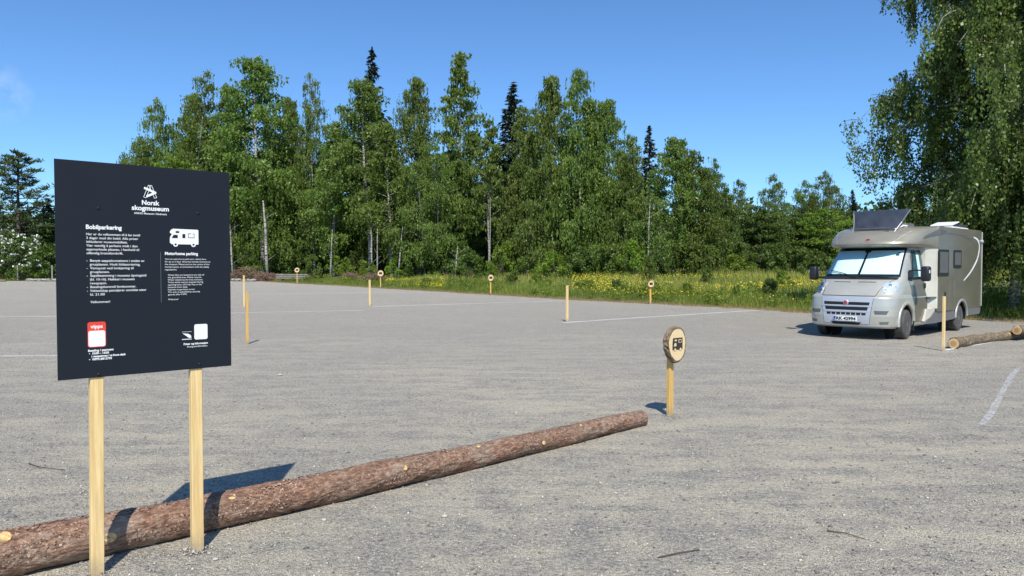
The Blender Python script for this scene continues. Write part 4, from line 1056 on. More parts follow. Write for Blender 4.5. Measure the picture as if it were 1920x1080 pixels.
# ------------------------------------------------------------------ wood-slice markers
def marker(loc, h, r_, nx_, lab, rz, pw=.07, near=False):
    ro = empty('round_marker', (loc[0], loc[1], loc[2]), rz, lab, 'marker post', 'round wooden markers')
    g = B(); g.box((-pw / 2, 0.0, -.1), (pw / 2, pw * .6, h + r_ * .6), .003, 1); g.build('post', M['post_dark'], ro)
    # slice: bark ring and cut face, with an uneven outline; sits before the post
    rr = random.Random(int(loc[1] * 10)); n = 40 if near else 18; th = .075 if near else .06
    ph = [rr.uniform(0, 6) for _ in range(3)]
    def rad(t, k): return k * (1 + .05 * math.sin(2 * t + ph[0]) + .03 * math.sin(3 * t + ph[1]) + .012 * math.sin(7 * t + ph[2]))
    slc = empty('slice', (0, 0, h + r_ * .98)); slc.parent = ro
    bm = bmesh.new(); rings = []
    for yy, kk in [(-.002, .86), (-.004, .99), (-th * .3, 1.04), (-th * .7, 1.03), (-th, .985), (-th + .003, .87)]:
        rings.append([bm.verts.new((rad(2 * math.pi * k / n, r_ * kk) * math.cos(2 * math.pi * k / n) * .93 * (1 + rr.uniform(-.05, .05) * (.98 > 0) * (kk > .9)), yy - .002, rad(2 * math.pi * k / n, r_ * kk) * math.sin(2 * math.pi * k / n) * 1.04)) for k in range(n)])
    for a, b in zip(rings, rings[1:]):
        for k in range(n): bm.faces.new((a[k], a[(k + 1) % n], b[(k + 1) % n], b[k]))
    bm.faces.new(rings[0])
    bb = B(); bb.b.free(); bb.b = bm; bb.build('bark', M['brown_log'], slc)
    g = B(); g.b.faces.new([g.b.verts.new((rad(2 * math.pi * k / n, r_ * .885) * math.cos(2 * math.pi * k / n) * .93, -th - .001, rad(2 * math.pi * k / n, r_ * .885) * math.sin(2 * math.pi * k / n) * 1.04)) for k in range(n)])
    g.build('cut_face', M['slice'], slc)
    # burnt motorhome picture
    g = B(); s = r_ * .50; y0, y1 = -th - .006, -th - .0015
    g.prism([(-s * .95, -s * .62), (-s * .95, s * .15), (-s * .85, s * .8), (s * .95, s * .8), (s * .95, -s * .62)], (y0, y1)); g.build('burnt_motorhome', M['burnt'], slc)
    if near:
        g = B()
        g.prism([(-s * .75, -s * .2), (-s * .62, s * .18), (-s * .28, s * .18), (-s * .28, -s * .2)], (y0 - .002, y0 - .0005)); g.prism([(-s * .6, s * .42), (-s * .6, s * .62), (-s * .2, s * .62), (-s * .2, s * .42)], (y0 - .002, y0 - .0005))
        g.lathe([(s * .17, y0 - .002), (s * .17, y0 - .0005)], 'y', 12, (s * .55, 0, -s * .6)); g.lathe([(s * .17, y0 - .002), (s * .17, y0 - .0005)], 'y', 12, (-s * .5, 0, -s * .6))
        g.prism([(s * .15, s * .2), (s * .15, s * .62), (s * .72, s * .62), (s * .72, s * .2)], (y0 - .002, y0 - .0005)); tag(g.build('picture_detail', M['slice'], slc), kind='stuff')
        g = B(); g.prism([(s * .25, s * .28), (s * .25, s * .54), (s * .62, s * .54), (s * .62, s * .28)], (y0 - .004, y0 - .0024)); g.build('picture_window', M['burnt'], slc)
marker((1.81, 8.43, 0), .645, .185, 0, 'large round wooden marker beside the end of the long log', R(40), .074, True)
for p, D, c, s, lab in [(1220, 34.2, .80, .165, 'far round marker at the meadow edge, nearest to the motorhome'), (920, 46.6, .86, .20, 'far round marker in front of the dense green wood, third from the sign'),
                        (713.5, 60.5, .95, .26, 'far round marker second from the sign, by the yellow flowers'), (557, 76, 1.15, .26, 'far round marker in front of the timber stack, nearest the sign')]:
    marker((px(p, D), D, 0), c - .05, s, 0, lab, R(12), .08)
# ------------------------------------------------------------------ logs
def m_flake():
    t = NT('bark_flakes'); at = t.n('ShaderNodeAttribute', attribute_name='vary')
    c = t.ramp(at.outputs['Fac'], [(0, (0.09, 0.05, 0.035)), (0.4, (0.24, 0.14, 0.092)), (0.8, (0.34, 0.205, 0.14)), (1.0, (0.48, 0.36, 0.28))])
    t.l(c, t.b.inputs['Base Color']); t.b.inputs['Roughness'].default_value = 0.9; return t.m
M['flake'] = m_flake()
def bark_log(name, a, b, r0, r1, mat, label, n=120, sides=44, seed=1, knots=(), cut_a=True, cut_b=True, bend=0.0, lift=0.0, rough=.03, flakes=0):
    """axis from a to b on the ground; local X runs along the log"""
    L = math.dist(a, b); ang = math.atan2(b[1] - a[1], b[0] - a[0])
    ro = empty(name, (a[0], a[1], 0), ang, label, 'log')
    rg_ = np.random.default_rng(seed)
    xs = np.linspace(0, L, n); th = np.arange(sides) * 2 * np.pi / sides
    rr = np.linspace(r0, r1, n) * (1 + .018 * np.sin(xs * 2.3) + .012 * np.sin(xs * 5.1 + 1))
    lump = np.zeros((n, sides))
    for k in range(14):
        lump += rg_.normal(0, .016 if flakes else .03) * np.sin(xs[:, None] * rg_.uniform(1, 16) + th[None] * rg_.integers(1, 6) + rg_.uniform(0, 6))
    fine = rg_.normal(0, rough * .35, (n, sides))
    for kx, kt, kr in knots:
        dth = np.angle(np.exp(1j * (th - kt)))
        lump += .14 * np.exp(-((xs[:, None] - kx) / .07) ** 2 - (dth[None] / .35) ** 2)
    R_ = rr[:, None] * (1 + lump + fine)
    yc = bend * np.sin(xs / L * np.pi); zc = rr * .96 + lift
    V = np.stack([np.repeat(xs[:, None], sides, 1), yc[:, None] + R_ * np.cos(th), zc[:, None] + R_ * np.sin(th)], -1).reshape(-1, 3)
    i = np.arange((n - 1) * sides).reshape(n - 1, sides); j = np.roll(i, -1, 1)
    F = np.stack([i, j, j + sides, i + sides], -1).reshape(-1, 4)
    bk = link('bark', from_np('bark', V, F), M[mat], ro, True)
    if flakes:
        k = flakes; fx = rg_.random(k) * L; ft = rg_.uniform(-.3, 3.5, k); q = np.interp(fx, xs, rr) * 1.012
        c = np.column_stack([fx, np.interp(fx, xs, yc) + q * np.cos(ft), np.interp(fx, xs, zc) + q * np.sin(ft)]); nr = np.column_stack([0 * ft, np.cos(ft), np.sin(ft)]); tg = np.column_stack([0 * ft, -np.sin(ft), np.cos(ft)])
        a_ = rg_.uniform(0, 6.28, k)[:, None]; u_ = np.cos(a_) * tg + np.sin(a_) * [1, 0, 0]; v_ = np.cross(nr, u_); sz = (rg_.uniform(.0025, .0085, k) * (1 + (fx < 3) * .3))[:, None]
        tl = rg_.uniform(.05, .55, k)[:, None]; w = [c + u_ * sz, c + v_ * sz * .8 + nr * sz * tl, c - u_ * sz * .9 + nr * sz * tl * .5, c - v_ * sz * .8 - nr * .001]
        tag(link('bark_flakes', from_np('bark_flakes', np.stack(w, 1).reshape(-1, 3), np.arange(k * 4).reshape(-1, 4), rg_.random(k)), M['flake'], bk), kind='stuff')
    for flag, x, sgn, r_, zz_ in ((cut_a, 0, -1, rr[0], zc[0]), (cut_b, L, 1, rr[-1], zc[-1])):
        if flag:
            g = B(); g.lathe([(r_ * .97, -sgn * .012), (r_ * .90, sgn * .003), (.001, sgn * .006)], 'x', 28); o = g.build('cut_end', M['cut'], ro); o.location = (x, 0, zz_)
    for kx, kt, kr in knots:
        q = np.interp(kx, xs, rr) * 1.125; y0 = bend * math.sin(kx / L * math.pi); z0 = np.interp(kx, xs, zc)
        g = B(); g.lathe([(kr, -.012), (kr * .96, .002), (.001, .004)], 'x', 12)
        for v in g.b.verts: v.co.y *= 1.0 + .25 * math.sin(kx * 9); v.co.z *= 1 + .35 * math.cos(kx * 5)
        o = g.build('branch_stub', M['knot' if kr > .012 else 'resin'], ro)
        o.location = (kx, y0 + q * math.cos(kt), z0 + q * math.sin(kt)); o.rotation_euler = (0, 0, 0)
        o.rotation_mode = 'QUATERNION'; o.rotation_quaternion = Vector((0.1 * math.sin(kx * 7), math.cos(kt), math.sin(kt))).to_track_quat('X', 'Z')
    return ro
# the long log: theta -90..90 side facing the camera is theta near -60 (towards -Y local)
La, Lb = (-3.60, 3.38), (1.40, 7.98)
Llen = math.dist(La, Lb)
kn = [(1.02, 1.95 + 3.14 * 0, .02)]
K = []
rk = random.Random(12)
for fx, kt, kr in [(.155, -.55, .030), (.228, -.42, .028), (.262, -.95, .010), (.335, 1.2, .02), (.41, -.35, .012), (.44, -.7, .010), (.475, .2, .012), (.53, -.75, .016), (.575, -.3, .012), (.60, -.8, .010),
                   (.645, .1, .014), (.69, -.5, .012), (.71, -.2, .010), (.755, -.6, .015), (.79, .3, .012), (.84, -.4, .016), (.87, -.1, .011), (.905, -.7, .013), (.945, -.3, .011)]:
    K.append((fx * Llen, kt if kt > 0 else -kt * 1.0 + 0.0 if False else kt, kr))
K = [(x, math.pi + .55 * math.sin(x * 5.3) - .62 if i % 5 else math.pi - 1.0, r) for i, (x, k, r) in enumerate(K)]
bark_log('long_log', La, Lb, .132, .082, 'log_bark', 'long reddish-brown spruce log running from the sign to the round marker', 260, 56, 3, K, bend=-.09, flakes=14000, rough=.06)
# right-hand log pair
bark_log('log', (9.14, 15.42), (12.3, 17.75), .112, .100, 'brown_log', 'short brown log with a pale ringed cut end beside the stake near the motorhome', 60, 26, 5, [(1.9, 2.2, .03), (2.9, 2.6, .035), (3.4, 1.9, .03)], bend=.16)
bark_log('log', (11.55, 17.05), (15.2, 19.2), .108, .09, 'brown_log', 'second log with pale cut end running out of the right edge behind the short log', 60, 26, 6, [(1.2, .9, .03)], lift=.14)

# ------------------------------------------------------------------ information sign
# local frame: x along the panel from its left edge, -y towards the reader, z up
SG = empty('information_sign', (-2.400, 3.930, 0), math.atan2(.6594, .7518), 'dark slate information board with white print on two pine posts before the long log', 'sign')
PW, Z0, Z1 = .918, 1.097, 2.267
g = B(); g.box((0, 0, Z0), (PW, .006, Z1), .0015, 1); pan_o = g.build('panel', M['panel'], SG)
for ut, ub in ((.199, .174), (.716, .713)):
    g = B(); hw = .033
    pts = [(ub - hw, -.2), (ub + hw, -.2), (ut + hw, 2.20), (ut - hw, 2.20)]
    g.prism(pts, (.0085, .052)); bmesh.ops.bevel(g.b, geom=g.b.edges[:], offset=.0025, segments=1, affect='EDGES')
    g.build('post', M['post'], SG)
for u, z in ((.205, 2.017), (.730, 2.014), (.194, 1.112), (.729, 1.122)):
    g = B(); g.lathe([(.0075, -.0005), (.0075, -.003), (.005, -.005)], 'y', 14, (u, 0, z)); g.build('screw', M['screw'], pan_o)
Yp = -.0012
b1, b0 = .022, .0
text_part('museum_name', [('Norsk', .424, 2.049, .036, .093, .0012), ('skogmuseum', .371, 2.018, .036, .197, .0012)], M['print'], pan_o, Yp)
text_part('museum_subtitle', [('ANNO Museum i Hedmark', .382, 1.995, .0145, .175, .0002)], M['print'], pan_o, Yp)
# emblem: three crossing outlined sticks
def bar(g, a, b_, w, y0=Yp, y1=-.0004):
    a, b_ = Vector(a), Vector(b_); d = (b_ - a).normalized(); n_ = Vector((-d.y, d.x)) * w / 2
    g.prism([tuple(a + n_), tuple(b_ + n_), tuple(b_ - n_), tuple(a - n_)], (y0, y1))
def outline(g, a, b_, w, lw):
    a, b_ = Vector(a), Vector(b_); d = (b_ - a).normalized(); n_ = Vector((-d.y, d.x)) * w / 2
    for s in (-1, 1): bar(g, a + n_ * s, b_ + n_ * s, lw, Yp - .0002 * s)
    bar(g, a - n_, a + n_, lw, Yp - .0005); bar(g, b_ - n_, b_ + n_, lw, Yp - .0007)
g = B()
outline(g, (.440, 2.090), (.466, 2.158), .013, .0026); outline(g, (.497, 2.090), (.470, 2.158), .013, .0026)
g.build('emblem_frame', M['print'], pan_o)
g = B(); bar(g, (.437, 2.144), (.499, 2.118), .012, Yp - .0012); bar(g, (.499, 2.121), (.449, 2.096), .012, Yp - .0014); g.build('emblem_bars', M['print'], pan_o)
def para(name, lines, u, z, size, pitch, mat='print', bold=.0002, indent=0):
    items = []
    for i, ln in enumerate(lines):
        if not ln: continue
        t, w = ln if isinstance(ln, tuple) else (ln, None)
        du = 0
        if t.startswith('~'): t = t[1:]; du = indent
        items.append((t, u + du, z - i * pitch, size, w, bold))
    return text_part(name, items, M[mat], pan_o, Yp)
para('heading_norwegian', [('Bobilparkering', .176)], .143, 1.904, .032, .03, bold=.0011)
para('text_norwegian', [('Her er du velkommen til å bo inntil', .268), ('3 dager med din bobil. Alle priser', .258), ('inkluderer museumsbillett.', .203), ('Vær vennlig å parkere midt i den', .254),
                        ('oppmerkede plassen, i henhold til', .262), ('offentlig brannforskrift.', .180)], .144, 1.870, .0182, .0205, bold=.0001)
para('list_norwegian', [('-  Benytt søppelcontainere i enden av', .290), ('~grusplassen. Husk kildesortering.', .252), ('-  Vannpost ved innkjøring til', .233), ('~grusplassen.', .096), ('-  Septiktømming i museets åpningstid', .298),
                        ('~(kl. 10-16). Nøkkel i museets', .222), ('~resepsjon.', .082), ('-  Betalingskontroll forekommer.', .245), ('-  Vaktselskap patruljerer området etter', .298), ('~kl. 21.00', .070), '', ('~Velkommen!', .096)],
     .143, 1.727, .0182, .0204, bold=.0001, indent=.016)
para('heading_english', [('Motorhome parking', .184)], .543, 1.768, .024, .03, bold=.0008)
para('text_english', [('You are welcome to park your vehicle here', .232), ('for up to 3 days. All prices include entrance to', .256), ('the museum. Please park at the centre of the', .250), ('marked space, in accordance with the safety', .248), ('regulations.', .066)],
     .542, 1.740, .0125, .0152, bold=.0)
para('list_english', [('Waste bins are located at the side of', .204), ('the gravelled area. Please recycle.', .190), ('Water station by the area entrance.', .196), ('Toilet waste may be emptied during', .198), ('opening hours (10-16). Key in the', .190),
                      ('museum front desk.', .110), ('Payment inspections occur.', .152), ('The area is patrolled by security', .180), ('guards after 9 PM.', .105), '', ('Welcome!', .056)], .557, 1.648, .0125, .0141, bold=.0)
g = B(); g.box((.519, Yp, 1.495), (.5203, -.0004, 1.782)); g.build('divider', M['print_dim'], pan_o)
def rounded(u0, z0, u1, z1, r_, n=5):
    P_ = []
    for cx_, cz_, a0 in ((u1 - r_, z0 + r_, -90), (u1 - r_, z1 - r_, 0), (u0 + r_, z1 - r_, 90), (u0 + r_, z0 + r_, 180)):
        for k in range(n + 1):
            a = R(a0 + 90 * k / n); P_.append((cx_ + r_ * math.cos(a), cz_ + r_ * math.sin(a)))
    return P_
# motorhome pictogram
g = B()
body = [(.580, 1.830), (.729, 1.830), (.731, 1.834), (.731, 1.912), (.727, 1.917), (.590, 1.919), (.580, 1.914), (.573, 1.905), (.571, 1.897), (.577, 1.891), (.583, 1.890), (.573, 1.872), (.571, 1.860), (.571, 1.838)]
g.prism(body, (Yp, -.0004)); g.lathe([(.0135, Yp - .0004), (.0135, -.0003)], 'y', 18, (.602, 0, 1.829)); g.lathe([(.0135, Yp - .0004), (.0135, -.0003)], 'y', 18, (.702, 0, 1.829))
pg = g.build('motorhome_pictogram', M['print'], pan_o)
g = B(); y2 = (Yp - .0014, Yp - .0006)
g.prism([(.581, 1.866), (.592, 1.884), (.614, 1.884), (.614, 1.866)], y2); g.prism([(.603, 1.896), (.603, 1.906), (.622, 1.906), (.622, 1.896)], y2); g.prism([(.640, 1.867), (.640, 1.890), (.656, 1.890), (.656, 1.867)], y2)
for r4 in ((.672, 1.869, .674, 1.894), (.672, 1.869, .707, 1.871), (.705, 1.869, .707, 1.894), (.672, 1.892, .689, 1.894), (.699, 1.892, .707, 1.894)):
    g.prism([(r4[0], r4[1]), (r4[2], r4[1]), (r4[2], r4[3]), (r4[0], r4[3])], (Yp - .0016, Yp - .0006 - .0001 * r4[0]))
for u in (.602, .702): g.lathe([(.0058, Yp - .0012), (.0058, -.001)], 'y', 14, (u, 0, 1.829))
g.build('pictogram_windows', M['panel'], pg)
# payment badge and the blank white code fields
g = B(); g.prism(rounded(.143, 1.262, .232, 1.400, .012), (Yp, -.0004)); rb = g.build('payment_badge', M['red_print'], pan_o)
g = B(); g.prism(rounded(.1465, 1.266, .2285, 1.352, .010), (Yp - .0006, Yp - .0001)); g.build('white_field', M['print'], rb)
me_ = text_part('badge_word', [('vipps', .157, 1.366, .028, .060, .0008)], M['print'], rb, Yp - .0006)
g = B(); g.prism(rounded(.701, 1.270, .777, 1.360, .010), (Yp, -.0004)); g.build('white_field', M['print'], pan_o)
g = B(); g.prism([(.634, 1.311), (.668, 1.306), (.681, 1.297), (.684, 1.283), (.672, 1.281)], (Yp, -.0004)); g.box((.631, Yp, 1.273), (.686, -.0004, 1.277)); g.box((.631, Yp, 1.318), (.686, -.0004, 1.3195)); g.build('small_emblem', M['print'], pan_o)
text_part('payment_text', [('Betaling / payment', .144, 1.240, .0155, .125, .0006), ('•  10:00 – 16:00', .148, 1.224, .0155, .098, .0006), ('i resepsjonen / at front desk', .160, 1.208, .0155, .170, .0006), ('•  VIPPS #812795', .148, 1.192, .0155, .112, .0006)], M['print'], pan_o, Yp)
text_part('price_text', [('Priser og informasjon', .640, 1.242, .0155, .138, .0006), ('Pricing and information', .660, 1.226, .013, .114, .0001)], M['print'], pan_o, Yp)

# loose gravel pushed up round the feet of the near posts
rp = np.random.default_rng(9); feet = [(-2.28, 4.03), (-1.89, 4.42), (1.81, 8.45)]; V_, F_, o_ = [], [], 0
for fx, fy in feet:
    for k in range(260):
        rr2 = abs(rp.normal(0, .07)) + .03; a = rp.uniform(0, 6.28); s_ = rp.uniform(.003, .008)
        q = np.array([(1, 0, 0), (0, 1, 0), (-1, 0, 0), (0, -1, 0), (0, 0, 1), (0, 0, -1)]) * s_ * (1 + rp.normal(0, .25, (6, 1))) + [fx + rr2 * math.cos(a), fy + rr2 * math.sin(a), max(0, .022 - rr2 * .2) + .002]
        V_.append(q); F_.append(np.array([(0, 1, 4), (1, 2, 4), (2, 3, 4), (3, 0, 4), (1, 0, 5), (2, 1, 5), (3, 2, 5), (0, 3, 5)]) + o_); o_ += 6
tag(link('gravel_heaps', from_np('gravel_heaps', np.concatenate(V_), np.concatenate(F_), rp.random(len(F_) * 8)), M['stone']), 'loose gravel pushed up around the feet of the near posts', 'gravel', kind='stuff')
# ------------------------------------------------------------------ motorhome
MH = empty('motorhome', (8.5615, 18.2017, 0), R(-137.5), 'champagne and silver motorhome with silver sunshades in its windscreen and its roof hatch raised', 'motorhome')
def lerp_tab(tab, z):
    if z <= tab[0][0]: return tab[0][1:]
    for a, b_ in zip(tab, tab[1:]):
        if z <= b_[0]:
            t = (z - a[0]) / (b_[0] - a[0]); return tuple(p + (q - p) * t for p, q in zip(a[1:], b_[1:]))
    return tab[-1][1:]
# z, front x at centre, half width, x depth of the rounded corner, exponent
CAB = [(.27, .84, .93, .50, 3.2), (.31, .91, .97, .54, 3.2), (.36, .935, .985, .56, 3.2), (.55, .955, 1.01, .58, 3.2), (.80, .95, 1.015, .58, 3.0), (.97, .93, 1.01, .60, 3.0), (1.015, .905, .995, .62, 2.9), (1.03, .865, .985, .64, 2.8),
       (1.10, .80, .985, .66, 2.7), (1.25, .62, .975, .62, 2.8), (1.36, .46, .965, .56, 2.9), (1.43, .33, .955, .52, 2.9), (1.60, .16, .93, .46, 3.0), (1.80, -.03, .90, .42, 3.0), (2.0, -.22, .865, .40, 3.0), (2.14, -.36, .84, .40, 3.0), (2.24, -.5, .82, .40, 3.0)]
def cabf(y, z):
    P_, W_, D_, n_ = lerp_tab(CAB, z); k = min(1, abs(y) / W_)
    return P_ - D_ + D_ * (1 - k ** n_) ** (1 / n_)
def cabw(z): return lerp_tab(CAB, z)[1]
XB = -1.32
def cab_slice(z):
    P_, W_, D_, n_ = lerp_tab(CAB, z); pts = []
    m = 15
    for k in range(m + 1):
        t = math.pi / 2 * k / m; c, s = math.cos(t), math.sin(t)
        pts.append((P_ - D_ + D_ * abs(c) ** (2 / n_), W_ * abs(s) ** (2 / n_)))
    xs_ = P_ - D_
    for k in range(1, 9): pts.append((xs_ + (XB - xs_) * k / 8, W_))
    left = [(x, y, z) for x, y in pts]
    return [(x, -y, z) for x, y, z in left[::-1]][:-1] + left
zs = sorted(set([round(.27 + i * .03, 3) for i in range(66)] + [c[0] for c in CAB]))
g = B(); rows = g.grid([cab_slice(z) for z in zs])
g.b.faces.new(rows[0]); g.b.faces.new(rows[-1][::-1])
g.b.faces.new([r_[0] for r_ in rows] + [r_[-1] for r_ in rows[::-1]])
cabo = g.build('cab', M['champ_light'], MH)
def cyl_mesh(x, z, r_, y0, y1, n=40):
    g = B(); g.lathe([(r_, y0), (r_, y1)], 'y', n, (x, 0, z)); bmesh.ops.recalc_face_normals(g.b, faces=g.b.faces[:]); me = bpy.data.meshes.new('c'); g.b.to_mesh(me); g.b.free(); return me
boolean(cabo, [cyl_mesh(0, .38, .43, .62, 1.3), cyl_mesh(0, .38, .43, -1.3, -.62)])
smooth_by_angle(cabo, 34)
def cab_patch(name, quad, off, mat, parent, n=14, m=8, skirt=.012):
    """quad = (y,z) TL,TR,BR,BL laid over the front of the cab"""
    g = B(); rows = []
    def pt(y, z, o_):
        e_ = .01; dy = (cabf(y + e_, z) - cabf(y - e_, z)) / (2 * e_); dz = (cabf(y, z + e_) - cabf(y, z - e_)) / (2 * e_)
        dy = max(-8, min(8, dy)); N = Vector((1, -dy, -dz)).normalized(); return Vector((cabf(y, z), y, z)) + N * o_
    for i in range(m + 1):
        v = i / m; r_ = []
        for j in range(n + 1):
            u = j / n; a = [quad[0][k] * (1 - u) + quad[1][k] * u for k in (0, 1)]; b_ = [quad[3][k] * (1 - u) + quad[2][k] * u for k in (0, 1)]
            r_.append((a[0] * (1 - v) + b_[0] * v, a[1] * (1 - v) + b_[1] * v))
        rows.append(r_)
    top = g.grid([[pt(y, z, off) for y, z in r_] for r_ in rows])
    if skirt:
        loop = top[0] + [r_[-1] for r_ in top[1:]] + top[-1][::-1][1:] + [r_[0] for r_ in top[::-1][1:-1]]
        yz = rows[0] + [r_[-1] for r_ in rows[1:]] + rows[-1][::-1][1:] + [r_[0] for r_ in rows[::-1][1:-1]]
        lo = [g.b.verts.new(pt(y, z, -.004)) for y, z in yz]
        for k in range(len(loop)): q = (k + 1) % len(loop); g.b.faces.new((loop[k], lo[k], lo[q], loop[q]))
    o = g.build(name, mat, parent); smooth_by_angle(o, 40); return o
def side_patch(name, poly, off, mat, parent, s=1, n=12, m=10):
    """quad (x,z) over the cab side, s = +1 left, -1 right"""
    g = B(); rows = []
    for i in range(m + 1):
        v = i / m; r_ = []
        for j in range(n + 1):
            u = j / n; x = (poly[0][0] * (1 - u) + poly[1][0] * u) * (1 - v) + (poly[3][0] * (1 - u) + poly[2][0] * u) * v
            z = (poly[0][1] * (1 - u) + poly[1][1] * u) * (1 - v) + (poly[3][1] * (1 - u) + poly[2][1] * u) * v
            P_, W_, D_, n_ = lerp_tab(CAB, z); xs_ = P_ - D_
            w = W_ if x <= xs_ else W_ * (1 - min(1, (x - xs_) / D_) ** n_) ** (1 / n_)
            r_.append((x, s * (w + off), z))
        rows.append(r_)
    top = g.grid(rows)
    loop = top[0] + [r_[-1] for r_ in top[1:]] + top[-1][::-1][1:] + [r_[0] for r_ in top[::-1][1:-1]]
    lo = [g.b.verts.new(v.co - Vector((0, s * (off + .006), 0))) for v in loop]
    for k in range(len(loop)): q = (k + 1) % len(loop); g.b.faces.new((loop[k], lo[k], lo[q], loop[q]))
    o = g.build(name, mat, parent); smooth_by_angle(o, 40); return o
# windscreen: black band, foil shades behind clear glass
ws = cab_patch('windscreen', ((-.80, 2.15), (.80, 2.15), (.885, 1.455), (-.885, 1.455)), .006, M['dark_glass'], MH, 24, 10)
for s in (-1, 1):
    a, b_ = (.025, .775) if s > 0 else (-.775, -.025); c, d = (-.845, .0) if s < 0 else (.03, .845)
    q = ((a, 2.085), (b_, 2.085), (d if s > 0 else -.03, 1.515), (c if s < 0 else .03, 1.515))
    cab_patch('sunshade', q, .010, M['shade'], ws, 16, 8, skirt=0)
cab_patch('mirror_base', ((-.09, 2.12), (.09, 2.12), (.06, 2.04), (-.06, 2.04)), .0125, M['black'], ws, 6, 4)
for q in ((.70, 2.02, .03, .014), (.685, 1.975, .035, .022)):
    cab_patch('windscreen_sticker', ((q[0] - q[2], q[1] + q[3]), (q[0] + q[2], q[1] + q[3]), (q[0] + q[2], q[1] - q[3]), (q[0] - q[2], q[1] - q[3])), .012, M['teal_glass'], ws, 3, 3, 0)
cab_patch('windscreen_glass', ((-.795, 2.145), (.795, 2.145), (.88, 1.46), (-.88, 1.46)), .017, M['clear'], ws, 20, 10, 0)
cab_patch('cowl', ((-.87, 1.455), (.87, 1.455), (.86, 1.395), (-.86, 1.395)), .014, M['black'], MH, 24, 3)
for (y0, z0, y1, z1) in ((-.75, 1.60, -.02, 1.43), (.03, 1.47, .70, 1.44)):
    g = B(); pts = []
    for k in range(9):
        t = k / 8; y = y0 + (y1 - y0) * t; z = z0 + (z1 - z0) * t + .02 * math.sin(t * 3.1); pts.append((cabf(y, z) + .045, y, z + .01))
    g.tube(pts, [.010] * 9, 6); g.build('wiper', M['black'], MH)
# bonnet vents, shut line
for s in (-1, 1): cab_patch('bonnet_vent', ((s * .29 - .2, 1.345), (s * .29 + .2, 1.345), (s * .29 + .2, 1.325), (s * .29 - .2, 1.325)), .004, M['skirt'], MH, 8, 2)
cab_patch('bonnet_gap', ((-.62, 1.024), (.62, 1.024), (.62, 1.012), (-.62, 1.012)), .003, M['void'], MH, 20, 2)
for s in (-1, 1):
    g = B(); pts = [(cabf(s * y, z) + .002, s * y, z) for y, z in ((.62, 1.02), (.64, 1.15), (.70, 1.30), (.78, 1.36), (.84, 1.40))]
    g.tube(pts, .005, 5); g.build('bonnet_seam', M['void'], MH)
# headlights
for s in (-1, 1):
    q = [(s * .66, 1.325), (s * .925, 1.345), (s * .955, 1.14), (s * .70, 1.065)]
    if s < 0: q = [q[1], q[0], q[3], q[2]]
    hl = cab_patch('headlight', q, .006, M['reflector'], MH, 10, 8)
    for y, z, r_ in ((.735, 1.16, .042), (.80, 1.26, .034), (.885, 1.22, .045)):
        g = B(); g.lathe([(r_, -.03), (r_, .010), (r_ * .82, .014), (r_ * .7, -.004), (.001, -.006)], 'x', 18, (0, 0, 0))
        o = g.build('lamp_bowl', M['blind' if r_ < .04 else 'reflector'], hl); o.location = (cabf(s * y, z) + .004, s * y, z); o.rotation_euler = (0, 0, s * R(38))
    cab_patch('headlight_glass', q, .026, M['lens'], hl, 10, 8, 0)
    # bumper side grille and lower lamp
    q = [(s * .62, .685), (s * .90, .685), (s * .86, .60), (s * .64, .60)]
    if s < 0: q = [q[1], q[0], q[3], q[2]]
    cab_patch('bumper_vent', q, .003, M['blind'], MH, 8, 3)
    q = [(s * .72, .43), (s * .90, .44), (s * .88, .375), (s * .74, .37)]
    if s < 0: q = [q[1], q[0], q[3], q[2]]
    cab_patch('fog_lamp', q, .004, M['skirt'], MH, 8, 3)
    q = [(s * .60, .975), (s * .606, .975), (s * .526, .375), (s * .52, .375)]
    if s < 0: q = [q[1], q[0], q[3], q[2]]
    cab_patch('bumper_seam', q, .003, M['void'], MH, 1, 12)
sp = cab_patch('silver_bumper_panel', ((-.598, .985), (.598, .985), (.52, .375), (-.52, .375)), .009, M['silver'], MH, 24, 10)
cab_patch('grille_slot', ((-.53, .875), (.53, .875), (.52, .806), (-.52, .806)), .0125, M['void'], sp, 16, 2)
cab_patch('grille_slot', ((-.50, .762), (.50, .762), (.48, .686), (-.48, .686)), .0125, M['void'], sp, 16, 2)
cab_patch('grille_bar', ((-.59, .798), (.59, .798), (.585, .772), (-.585, .772)), .016, M['silver'], sp, 16, 3)
cab_patch('grille_bar', ((-.545, .676), (.545, .676), (.535, .640), (-.535, .640)), .016, M['silver'], sp, 16, 3)
for k in range(8):
    y0 = -.455 + k * .116
    cab_patch('lower_grille_opening', ((y0, .628), (y0 + .098, .628), (y0 + .092, .574), (y0 + .006, .574)), .0125, M['void'], sp, 4, 2)
cab_patch('lower_intake', ((-.36, .408), (.36, .408), (.30, .352), (-.30, .352)), .0135, M['void'], sp, 12, 3)
cab_patch('bumper_lip', ((-.90, .345), (.90, .345), (.89, .318), (-.89, .318)), .010, M['silver'], MH, 30, 3)
# badge
g = B(); g.lathe([(.062, .0), (.062, .022), (.05, .03)], 'x', 28); o = g.build('badge_ring', M['silver'], MH); o.location = (.945, 0, .862)
g = B(); g.lathe([(.05, .0), (.047, .036), (.025, .042)], 'x', 24); bd = g.build('badge', M['red'], MH); bd.location = (.945, 0, .862)
